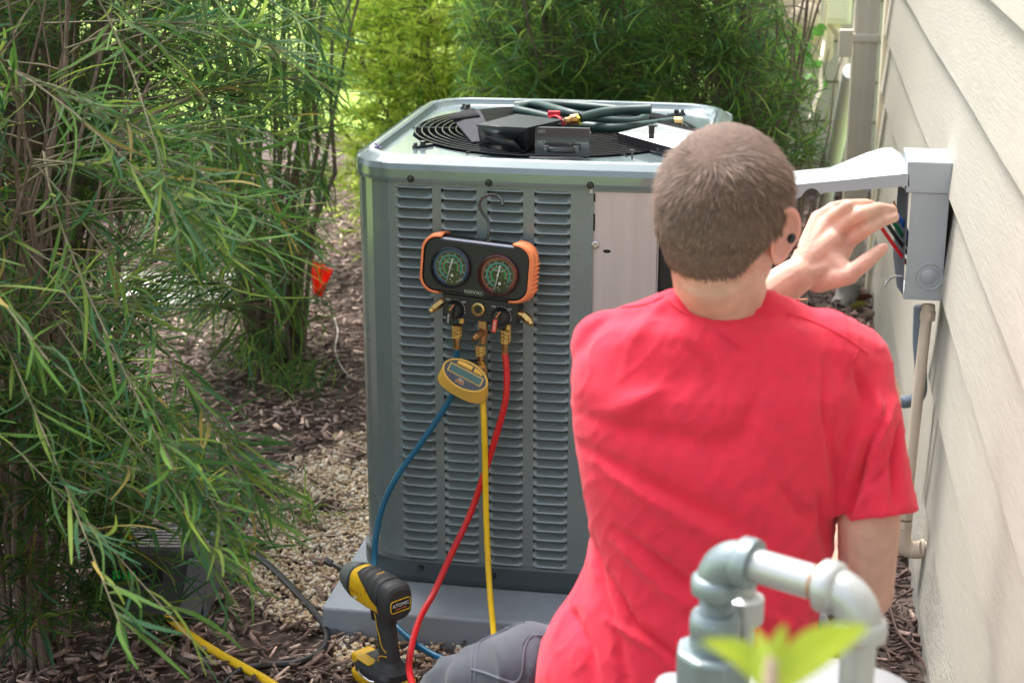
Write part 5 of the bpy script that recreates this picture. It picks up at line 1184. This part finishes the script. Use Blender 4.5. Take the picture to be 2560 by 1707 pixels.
def wr(co, no):
    x_, y_, d_ = proj(co); u = np.stack([x_, y_], 1); h = np.zeros(len(co)); facing = np.clip(-no[:, 1]*2.5+.2, 0, 1)
    for pl_, w_, a_ in FOLDS:
        q_ = np.array([(1300+p[0]/1.557, 700+p[1]/1.557) for p in pl_]); best = np.full(len(co), 1e9); tt = np.zeros(len(co)); ns = len(q_)-1
        for i in range(ns):
            a, d = q_[i], q_[i+1]-q_[i]; t = np.clip(((u-a)@d)/(d@d), 0, 1); ds_ = np.hypot(*(u-a-t[:, None]*d).T); m_ = ds_ < best; best[m_] = ds_[m_]; tt[m_] = ((i+t)/ns)[m_]
        ww = w_*(.6+.9*tt); h += a_*2.1*np.exp(-(best/ww)**2)*np.sin(np.pi*np.clip(tt, .04, .96))**.6
    out = co+no*(h*facing)[:, None]
    for i in range(len(co)):
        v = Vector(co[i]); out[i] += no[i]*(noise.noise(v*7.0)*.005+noise.noise(Vector((v.x*26+v.z*9, v.z*11, v.y*9)))*.0013+max(0, 1-abs(noise.noise(Vector((v.x*34-v.z*22, v.x*9+v.z*12, v.y*12))))*6)*.0016-.001)
    return out
# neck opening: keep the remesh closed, neck pokes through; fine ribbed collar added
shirt = organic('shirt', b, M['shirt'], pe_, .005, 7, .5, wr)
bvh_s = BVHTree.FromObject(shirt, bpy.context.evaluated_depsgraph_get())
CAMV = Vector((0, 0, CAMH))
def onsurf(bv, px, py, off=.001):
    r = ray(px, py).normalized(); h_ = bv.ray_cast(CAMV-pl, r)
    if h_[0] is None: return None
    nn = h_[1]; 
    if nn.dot(r) > 0: nn = -nn
    return h_[0]+nn*off
def seam(bv, pts_, r_, m, name, parent, k=6, off=.0006):
    q = []
    sp_ = smoothpath([(x, y, 0) for x, y in pts_], k)
    for v in sp_:
        h_ = onsurf(bv, v.x, v.y, off)
        if h_ is not None: q.append(h_)
    if len(q) > 2:
        b = MB(); b.tube(q, r_, 6); return b.build(name, m, parent)
seam(bvh_s, [(1672, 752), (1705, 778), (1760, 800), (1820, 808), (1880, 800), (1935, 782)], .0016, M['shirt'], 'collar_seam', pe_)
seam(bvh_s, [(1690, 740), (1716, 764), (1765, 784), (1820, 790), (1872, 784), (1920, 768)], .0030, M['shirt'], 'collar', pe_)
seam(bvh_s, [(1500, 772), (1560, 768), (1610, 762), (1660, 742)], .0010, M['shirt'], 'shoulder_seam', pe_)
seam(bvh_s, [(1965, 782), (2040, 808), (2110, 842), (2170, 885)], .0010, M['shirt'], 'shoulder_seam', pe_)
seam(bvh_s, [(2150, 862), (2105, 960), (2085, 1080), (2092, 1200), (2088, 1290)], .0011, M['shirt'], 'armhole_seam', pe_)
seam(bvh_s, [(2098, 1328), (2150, 1332), (2200, 1320), (2250, 1296)], .0009, M['shirt'], 'sleeve_hem', pe_)
# trousers
b = MB(); b.cap(HL+Vector((.02, -.01, -.02)), KL, .095, .075, 26); b.cap(KL, AL, .078, .062, 22); b.cap(HR_, KR, .10, .078, 26); b.cap(KR, AR, .075, .055, 22)
b.cap(Vector((-.20, 2.15, .49)), Vector((.03, 2.14, .49)), .125, .12, 26); b.cap(Vector((-.2, 2.2, .55)), Vector((.0, 2.2, .6)), .10, .10)
b.cap(P(1325, 1670, d=2.48), P(1210, 1705, d=2.55), .068, .06, 24)
def wr2(co, no):
    out = co.copy()
    for i in range(len(co)):
        v = Vector(co[i]); n1 = noise.noise(Vector((v.x*22+v.y*10, v.z*9, v.y*7))); out[i] = co[i]+no[i]*(max(0, 1-abs(n1)*3)**1.5*.006+noise.noise(v*9)*.005)
    return out
trou = organic('trousers', b, M['pants'], pe_, .007, 6, .5, wr2)
bvh_t = BVHTree.FromObject(trou, bpy.context.evaluated_depsgraph_get())
seam(bvh_t, [(1290, 1553), (1235, 1560), (1195, 1590), (1180, 1640), (1178, 1707)], .0014, M['seam'], 'seam', pe_)
seam(bvh_t, [(1310, 1556), (1250, 1562), (1208, 1594), (1190, 1640), (1188, 1707)], .0014, M['seam'], 'seam', pe_)
seam(bvh_t, [(1178, 1672), (1215, 1682), (1265, 1700), (1290, 1703), (1305, 1680), (1312, 1620), (1330, 1590), (1356, 1588)], .0018, M['seam'], 'pocket_edge', pe_)
pk = [onsurf(bvh_t, x, y, .002) for x, y in ((1308, 1610), (1322, 1590), (1345, 1586), (1356, 1600), (1350, 1640), (1315, 1690), (1300, 1695), (1306, 1650))]
if all(p is not None for p in pk):
    b = MB(); b.add(pk, [tuple(range(8))]); b.build('pocket_opening', M['pants_dark'], pe_, smooth=False)
pk = [onsurf(bvh_t, x, y, .002) for x, y in ((1172, 1597), (1160, 1612), (1144, 1650), (1152, 1644), (1166, 1615))]
if all(p is not None for p in pk):
    b = MB(); b.add(pk, [tuple(range(5))]); b.build('knife_pocket', M['pants_dark'], pe_, smooth=False)
for a_, d_ in ((AL, Vector((-.3, 1, 0))), (AR, Vector((0, -1, 0)))):
    d_ = d_.normalized(); b = MB(); c = Vector((a_.x, a_.y, .05))-pl
    if a_ is AL: b.cap(c-d_*.05, c+d_*.14, .045, .04); b.cap(c-d_*.04, c-d_*.04+Vector((0, 0, .08)), .045, .045)
    else: b.cap(c+Vector((0, 0, .02)), c+d_*.13+Vector((0, 0, -.005)), .045, .038)
    b.build('boot', mat('boot_leather%d' % (a_ is AL), (.06, .04, .03), .6, bump=.3), pe_, sub=1)

# ================================================================== PLANTS
def leaf_arrays(pos, dr_, L, W, rg, nseg=5, droop=.55, curl=.35):
    n = len(pos); t = np.linspace(0, 1, nseg+1)[None, :, None]
    dr_ = dr_/np.linalg.norm(dr_, axis=1, keepdims=True)
    up = np.tile(np.array([[0, 0, 1.]]), (n, 1)); side = np.cross(dr_, up+rg.normal(0, .45, (n, 3))); side /= np.linalg.norm(side, axis=1, keepdims=True)+1e-9
    g_ = np.array([0, 0, -1.])[None, None, :]
    sc = rg.normal(0, curl, (n, 1, 1)); dp_ = droop*(.4+1.0*rg.random((n, 1, 1)))
    c = pos[:, None, :]+L[:, None, None]*(dr_[:, None, :]*t+g_*dp_*t**2+side[:, None, :]*sc*t**2)
    w_ = W[:, None, None]*np.sin(np.pi*np.clip(t*.86+.07, 0, 1))**.7*.5
    wob = side[:, None, :]*w_
    V = np.stack([c-wob, c+wob], 2).reshape(n, -1, 3)
    k = (nseg+1)*2
    fb = np.array([(2*i, 2*i+1, 2*i+3, 2*i+2) for i in range(nseg)])
    F = (fb[None]+np.arange(n)[:, None, None]*k).reshape(-1, 4)
    return V, F, k
PAL = {'fern': [((.032, .088, .020), .38), ((.075, .16, .030), .28), ((.034, .10, .045), .18), ((.15, .22, .04), .13), ((.24, .19, .05), .03)],
       'fern2': [((.07, .18, .045), .42), ((.15, .30, .05), .28), ((.06, .17, .08), .14), ((.26, .38, .07), .16)],
       'gold': [((.66, .76, .15), .5), ((.46, .62, .10), .33), ((.2, .38, .06), .17)],
       'dark': [((.04, .11, .03), .6), ((.07, .17, .04), .3), ((.13, .25, .05), .1)]}
LV = None
def shrub(name, label, c, H, spread, nst, ntw, lpt, LL, LW, pal, seed, cat='shrub', zlo=.12, prune=None, individual=0, droop=.55, group=None, twl=(.2, .45), str_=.008, up_=.25, sprune=None, extra=(), curl=.35, lift=.18):
    rg = np.random.default_rng(seed); root = empty(name, label, cat, (c[0], c[1], 0), group=group); rl = np.array([c[0], c[1], 0.])
    stems = []; b = MB()
    for i in range(nst):
        a = rg.random()*6.283; r0 = .02+.16*rg.random()*spread; r1 = spread*(.15+.75*rg.random()); h = H*(.7+.4*rg.random()); a1 = a+rg.normal()*.5
        p0 = np.array([c[0]+r0*math.cos(a), c[1]+r0*math.sin(a), -.02]); p3 = np.array([c[0]+r1*math.cos(a1), c[1]+r1*math.sin(a1), h])
        pts = []
        for t in np.linspace(0, 1, 9):
            p = p0+(p3-p0)*np.array([t**1.5, t**1.5, t]); p += np.array([noise.noise(Vector((i*3+seed, t*4, 1))), noise.noise(Vector((i*3+seed, t*4, 5))), 0])*.09*min(1, t*3); pts.append(p)
        pts = np.array(pts)
        if sprune is not None:
            x_, y_, d_ = proj(pts[:8])
            if np.any([sprune(a_, b_) for a_, b_ in zip(x_, y_)]): continue
        stems.append(pts); rr = str_*(.6+.9*rg.random()); b = MB(); b.tube([Vector(p)-root.location for p in pts], [rr*(1-.75*t) for t in np.linspace(0, 1, 9)], 6); b.build('stem', M['stem'], root)
    bt = MB(); lp, ld = [], []
    for k in range(ntw):
        s_ = stems[rg.integers(len(stems))]; t = zlo+(1-zlo)*rg.random()**.85; i = min(7, int(t*8)); f = t*8-i; p = s_[i]*(1-f)+s_[i+1]*f
        out = np.array([p[0]-c[0], p[1]-c[1], 0.]); out = out/(np.linalg.norm(out)+.02)
        a = rg.random()*6.283; d = out*.8+np.array([math.cos(a), math.sin(a), 0])*.75; d = d/np.linalg.norm(d)+np.array([0, 0, up_+.5*rg.random()])
        d /= np.linalg.norm(d); L = twl[0]+(twl[1]-twl[0])*rg.random(); q = []
        side = np.array([d[1], -d[0], 0]); wv = rg.normal()*.3
        for tt in np.linspace(0, 1, 6): q.append(p+L*(d*tt+np.array([0, 0, -.28])*tt*tt*(.5+.8*rg.random()*0+.3)+side*wv*tt*tt))
        q = np.array(q)
        if prune is not None:
            x_, y_, d_ = proj(q[-1:]); 
            if prune(x_[0], y_[0]): continue
        bt.tube([Vector(v)-root.location for v in q], [.0028*(1-.6*tt) for tt in np.linspace(0, 1, 6)], 4, caps=False)
        tt = .15+.85*rg.random(lpt)**.7; ii = np.minimum(4, (tt*5).astype(int)); ff = (tt*5-ii)[:, None]
        pp = q[ii]*(1-ff)+q[ii+1]*ff; td = q[np.minimum(ii+1, 5)]-q[ii]; td /= np.linalg.norm(td, axis=1, keepdims=True)
        rd = rg.normal(0, 1, (lpt, 3)); rd -= td*np.sum(rd*td, 1, keepdims=True); rd /= np.linalg.norm(rd, axis=1, keepdims=True)
        dd = td*(.45+.5*rg.random((lpt, 1)))+rd*.62+np.array([0, 0, lift]); lp.append(pp); ld.append(dd)
    nx_ = 0; EXI = sum(len(p) for p in lp)
    for (ex, ey, ed) in extra:
        e = np.array(P(ex, ey, d=ed)); s0 = e+np.array([-.34+rg.normal()*.05, .10+rg.normal()*.08, -.10+rg.normal()*.08]); sp_ = np.concatenate(stems); s0 = sp_[np.argsort(np.linalg.norm(sp_-s0, axis=1))[rg.integers(14)]]; m_ = (e+s0)/2+np.array([rg.normal()*.04, rg.normal()*.04, .10])
        q = np.array([(1-t)**2*s0+2*t*(1-t)*m_+t*t*e for t in np.linspace(0, 1, 6)]); bt.tube([Vector(v)-root.location for v in q], [.0022*(1-.6*tt) for tt in np.linspace(0, 1, 6)], 4, caps=False)
        k_ = 46; tt = .1+.9*rg.random(k_)**.7; ii = np.minimum(4, (tt*5).astype(int)); ff = (tt*5-ii)[:, None]; pp = q[ii]*(1-ff)+q[ii+1]*ff; td = q[np.minimum(ii+1, 5)]-q[ii]; td /= np.linalg.norm(td, axis=1, keepdims=True)
        rd = rg.normal(0, 1, (k_, 3)); rd -= td*np.sum(rd*td, 1, keepdims=True); rd /= np.linalg.norm(rd, axis=1, keepdims=True)
        lp.append(pp); ld.append(td*(.6+.6*rg.random((k_, 1)))+rd*.5+np.array([.15, 0, .3]))
    tag(bt.build('twig', M['twig'], root), kind='stuff')
    pos = np.concatenate(lp); dr_ = np.concatenate(ld); n = len(pos); L = LL*(.55+.75*rg.random(n)); W = LW*(.7+.6*rg.random(n))
    V, F, k = leaf_arrays(pos, dr_, L, W, rg, droop=droop, curl=curl); isx = np.arange(n) >= EXI
    if prune is not None:
        tips = V[:, -1, :]; x_, y_, d_ = proj(tips); keep = np.array([not prune(a_, b_) for a_, b_ in zip(x_, y_)]); keep &= d_ > 1.25
        x_, y_, d_ = proj(pos); keep &= np.array([not prune(a_, b_) for a_, b_ in zip(x_, y_)]); xt, yt, dt_ = proj(tips); keep |= isx & np.array([not pr(a_, b_) for a_, b_ in zip(xt, yt)]); V = V[keep]; pos = pos[keep]; n = len(V); isx_ = isx[keep]
        F = (F[:5][None]-0+np.arange(n)[:, None, None]*k).reshape(-1, 4)
    pc = np.array([p for p, _ in PAL[pal]]); pw = np.array([w_ for _, w_ in PAL[pal]]); ci = rg.choice(len(pc), n, p=pw/pw.sum())
    T = pc[ci]*(.75+.5*rg.random((n, 1))); T = np.repeat(T[:, None, :], k, 1)
    base_warm = np.linspace(0, 1, k)[None, :, None]; T = T*(.9+.2*base_warm)
    if pal == 'fern': T[isx if prune is None else isx_] *= 1.25
    # leaf bases carry the yellow petiole colour
    T[:, :3, :] = T[:, :3, :]*.4+np.array([.14, .15, .04])*.6 if pal.startswith('fern') else T[:, :3, :]
    if individual:
        x_, y_, d_ = proj(V[:, k//2, :]); sc = np.where((x_ > 0) & (x_ < 2560) & (y_ > 0) & (y_ < 1707), 1/d_, 0)*np.linalg.norm(V[:, -1]-V[:, 0], axis=1)
        top = np.argsort(-sc)[:individual]; mask = np.zeros(n, bool); mask[top] = True
        for i in top:
            me = np_mesh('leaf', V[i]-V[i, 0], F[:k//2-1], M['leaf'], T[i]); o = link('leaf', me, None, root); o.location = Vector(V[i, 0]-rl)
        V = V[~mask]; T = T[~mask]; n = len(V); F = (F[:k//2-1][None]+np.arange(n)[:, None, None]*k).reshape(-1, 4)
    o = link('foliage', np_mesh('foliage', V.reshape(-1, 3)-rl, F, M['leaf'], T.reshape(-1, 3)), None, root); tag(o, kind='stuff')
    return root
def edgeL(y):      # right limit of the near shrub's leaves, photo px
    ys_ = [0, 120, 350, 430, 560, 700, 780, 1000, 1100, 1250, 1400, 1550, 1707, 1900]
    xs_ = [980, 960, 930, 880, 905, 850, 760, 700, 740, 800, 800, 660, 600, 560]
    return float(np.interp(y, ys_, xs_))
pr = lambda x, y: x > edgeL(y)+40*noise.noise(Vector((x*.01, y*.02, 0)))
def prA(x, y):     # keep the view open to the mulch and the bare stems
    if x > edgeL(y)-10: return True
    h = ((x-520)/150)**2+((y-860)/140)**2
    if h < 1 and noise.noise(Vector((x*.02, y*.02, 4))) > -.18: return True
    h = ((x-700)/150)**2+((y-1040)/130)**2
    if h < 1 and noise.noise(Vector((x*.02, y*.02, 8))) > -.3: return True
    h = ((x-250)/230)**2+((y-380)/340)**2
    return h < 1 and noise.noise(Vector((x*.02, y*.015, 2))) > -.3
shrub('fern_leaf_shrub', 'near feathery shrub with long thread-like leaves filling the lower left', (-1.62, 3.02), 1.75, .62, 30, 520, 32, .112, .0058, 'fern', 11, prune=prA, extra=[(660, 560, 2.5), (600, 600, 2.45), (720, 610, 2.6), (520, 560, 2.4), (690, 500, 2.7), (560, 660, 2.4), (760, 570, 2.6), (450, 600, 2.35), (640, 690, 2.5), (740, 700, 2.6), (650, 1140, 2.55), (640, 1230, 2.5), (560, 1300, 2.4), (690, 1290, 2.6), (560, 1420, 2.35), (440, 1180, 2.3), (300, 1560, 2.2), (860, 250, 3.0), (700, 130, 2.6), (800, 60, 2.8), (860, 380, 3.0), (120, 900, 2.1), (600, 1520, 2.4), (480, 1600, 2.3), (750, 1250, 2.7), (700, 1340, 2.6), (640, 1400, 2.5), (600, 1190, 2.5), (660, 1460, 2.5), (540, 1250, 2.4), (590, 1360, 2.45)], curl=.42, sprune=lambda x, y: x > 640, individual=300, zlo=.08, str_=.008, droop=.2, lift=.3)
shrub('fern_leaf_shrub', 'tall brown-stemmed feathery shrub standing behind the near one at left', (-2.05, 4.1), 2.2, .72, 80, 560, 28, .105, .005, 'fern', 23, prune=lambda x, y: x > edgeL(y)-20 or (((x-520)/210)**2+((y-860)/200)**2 < 1), sprune=lambda x, y: x > 700, zlo=.3, str_=.0125, curl=.6, droop=.35, lift=.25)
shrub('fern_leaf_shrub', 'feathery shrub rising by the red marker flag left of the condenser', (-1.72, 5.15), 2.0, .62, 30, 460, 24, .115, .0055, 'fern2', 31, prune=lambda x, y: x > 890+30*noise.noise(Vector((y*.02, 1, 1))) or (x > 850 and y > 380), zlo=.06, str_=.008)
shrub('fern_leaf_shrub', 'loose feathery shrub directly behind the condenser at centre', (-.72, 5.7), 2.1, .75, 60, 480, 24, .115, .0055, 'fern2', 37, curl=.75, droop=.12, lift=.25, zlo=.25, str_=.010, prune=lambda x, y: x < 1120+90*noise.noise(Vector((y*.01, 1, 1))))
shrub('fern_leaf_shrub', 'feathery shrub spreading behind the condenser towards the downspout', (-.22, 5.55), 1.75, .60, 44, 520, 24, .115, .0055, 'fern2', 41, curl=.75, droop=.12, lift=.25, zlo=.22, str_=.010, prune=lambda x, y: x > 2080 - max(0, 200-y)*.55 + 25*noise.noise(Vector((y*.03, 1, 1))) or y > 430 or x < 1300)
shrub('fern_leaf_shrub', 'feathery shrub in the second row between the golden conifer and the wing', (-.9, 7.4), 2.0, .9, 26, 340, 22, .12, .006, 'fern2', 43, zlo=.15)
shrub('fern_leaf_shrub', 'dark feathery shrub in the second row at upper right', (.05, 7.0), 1.2, .5, 16, 220, 22, .12, .006, 'dark', 47, zlo=.15, prune=lambda x, y: x > 1960 - 60*noise.noise(Vector((y*.03, 1, 1))))
shrub('golden_conifer', 'sunny yellow-green threadleaf conifer behind the left corner of the condenser', (-1.5, 6.7), 1.5, 1.0, 30, 1500, 28, .055, .008, 'gold', 53, cat='conifer', zlo=.02, droop=.15, curl=.8, twl=(.15, .4))
shrub('far_shrub', 'dark shrub far behind the tall left shrub', (-3.6, 7.6), 1.6, .9, 16, 300, 20, .13, .008, 'dark', 59, zlo=.1)
shrub('far_shrub', 'dark shrub at the far left edge of the lawn', (-5.6, 10.5), 2.0, 1.3, 16, 320, 20, .18, .012, 'dark', 61, zlo=.1)
shrub('far_shrub', 'dark shrub at the back of the lawn behind the golden conifer', (-3.0, 12.5), 2.0, 1.6, 16, 420, 20, .2, .014, 'dark', 63, zlo=.1)
shrub('far_shrub', 'dark shrub at the back behind the second row', (-1.2, 10.5), 2.0, 1.3, 16, 420, 20, .18, .012, 'dark', 67, zlo=.1)

# small grass-like tufts
def tuft(label, c, h, n, seed, spread=.05, group=None, pal='fern2'):
    rg = np.random.default_rng(seed); pos = np.zeros((n, 3)); pos[:, :2] = rg.normal(0, spread*.5, (n, 2)); d = rg.normal(0, .5, (n, 3)); d[:, 2] = 1
    V, F, k = leaf_arrays(pos, d, h*(.6+.6*rg.random(n)), .004*(.7+.6*rg.random(n)), rg, droop=.5, curl=.3)
    pc = np.array([p for p, _ in PAL[pal]]); T = np.repeat((pc[rg.integers(len(pc), size=n)]*1.1)[:, None, :], k, 1)
    o = link('grass_tuft', np_mesh('grass_tuft', V.reshape(-1, 3), F, M['leaf'], T.reshape(-1, 3)), None); o.location = c; tag(o, label, 'grass tuft', group)
tuft('green grass tuft at the foot of the flagged shrub', P(735, 985, Z=0), .22, 90, 1, .12)
tuft('sparse sprout rising from the gravel left of the pad', P(770, 1310, Z=0), .20, 30, 2, .08)
tuft('small sprout among the mulch just left of the gravel', P(690, 1330, Z=0), .2, 26, 3, .1)
tuft('tuft of sprouts beside the thin pale tube', P(650, 935, Z=0), .25, 70, 4, .15)
tuft('green sprig below the shrub behind the raised cover', P(1985, 470, Z=0), .12, 30, 5, .1)
# broad green leaves at upper right
hp_ = empty('broadleaf_plant', 'round-leaved green plant in front of the far wing wall', 'plant', P(1985, 150, Y=7.3)-Vector((0, 0, 0))); hl_ = hp_.location.copy(); rg = random.Random(9)
for i in range(46):
    c = P(1925+rg.random()*130, 70+rg.random()*150, Y=7.0+rg.random()*.5)-hl_; d = Vector((rg.uniform(-1, 1), rg.uniform(-1, .3), rg.uniform(-.3, .6))).normalized()*.055
    b = broadleaf(c, c+d, .024, .006, n=6); b.build('leaf', mat('round_leaf%d' % (i % 2), (.08, .22, .05) if i % 2 else (.12, .3, .06), .45, transl=.3) if i < 2 else bpy.data.materials['round_leaf%d' % (i % 2)], hp_)
b = MB()
for i in range(8): b = MB(); b.tube([Vector((rg.uniform(-.2, .1), 0, -hl_.z)), Vector((rg.uniform(-.25, .2), 0, .05))], .003, 5); b.build('stem', M['stem'], hp_)
# red marker flag
fg = empty('marker_flag', 'red plastic marker flag on a wire stake in the shrub left of the condenser', 'flag', P(795, 760, Z=0)+Vector((0, .1, 0))); fl2 = fg.location
yy = fl2.y-.35
b = MB(); a4 = [P(772, 640, Y=yy), P(832, 676, Y=yy-.03), P(803, 742, Y=yy), P(784, 735, Y=yy+.01)]; n_ = 8; A_ = [a4[0].lerp(a4[1], i/n_)+Vector((0, .01*math.sin(i*1.8), 0)) for i in range(n_+1)]; B_ = [a4[3].lerp(a4[2], i/n_)+Vector((0, .01*math.sin(i*1.8+1), 0)) for i in range(n_+1)]
b.strip([v-fl2 for v in A_], [v-fl2 for v in B_]); b.build('flag_cloth', M['flag'], fg, solid=.0006)
b = MB(); b.tube([P(770, 632, Y=yy)-fl2, P(785, 742, Y=yy)-fl2, Vector((0, 0, 0))], .0016, 5); b.build('stake', M['steel_dark'], fg)
# dry leaves by the house corner
for i, (x, y, lab, c) in enumerate(((2160, 752, 'reddish dry leaf at the foot of the downspout', (.22, .07, .04)), (2145, 770, 'yellow-green fallen leaf near the downspout foot', (.3, .3, .06)), (2170, 795, 'pale curled dry leaf on the mulch by the wall', (.45, .34, .28)))):
    c0_ = P(x, y, Z=.03); b = broadleaf(c0_+Vector((-.03, 0, 0)), c0_+Vector((.04, .03, .01)), .018, .01, n=6)
    tag(b.build('fallen_leaf', mat('fallen_leaf%d' % i, c, .7)), lab, 'leaf')
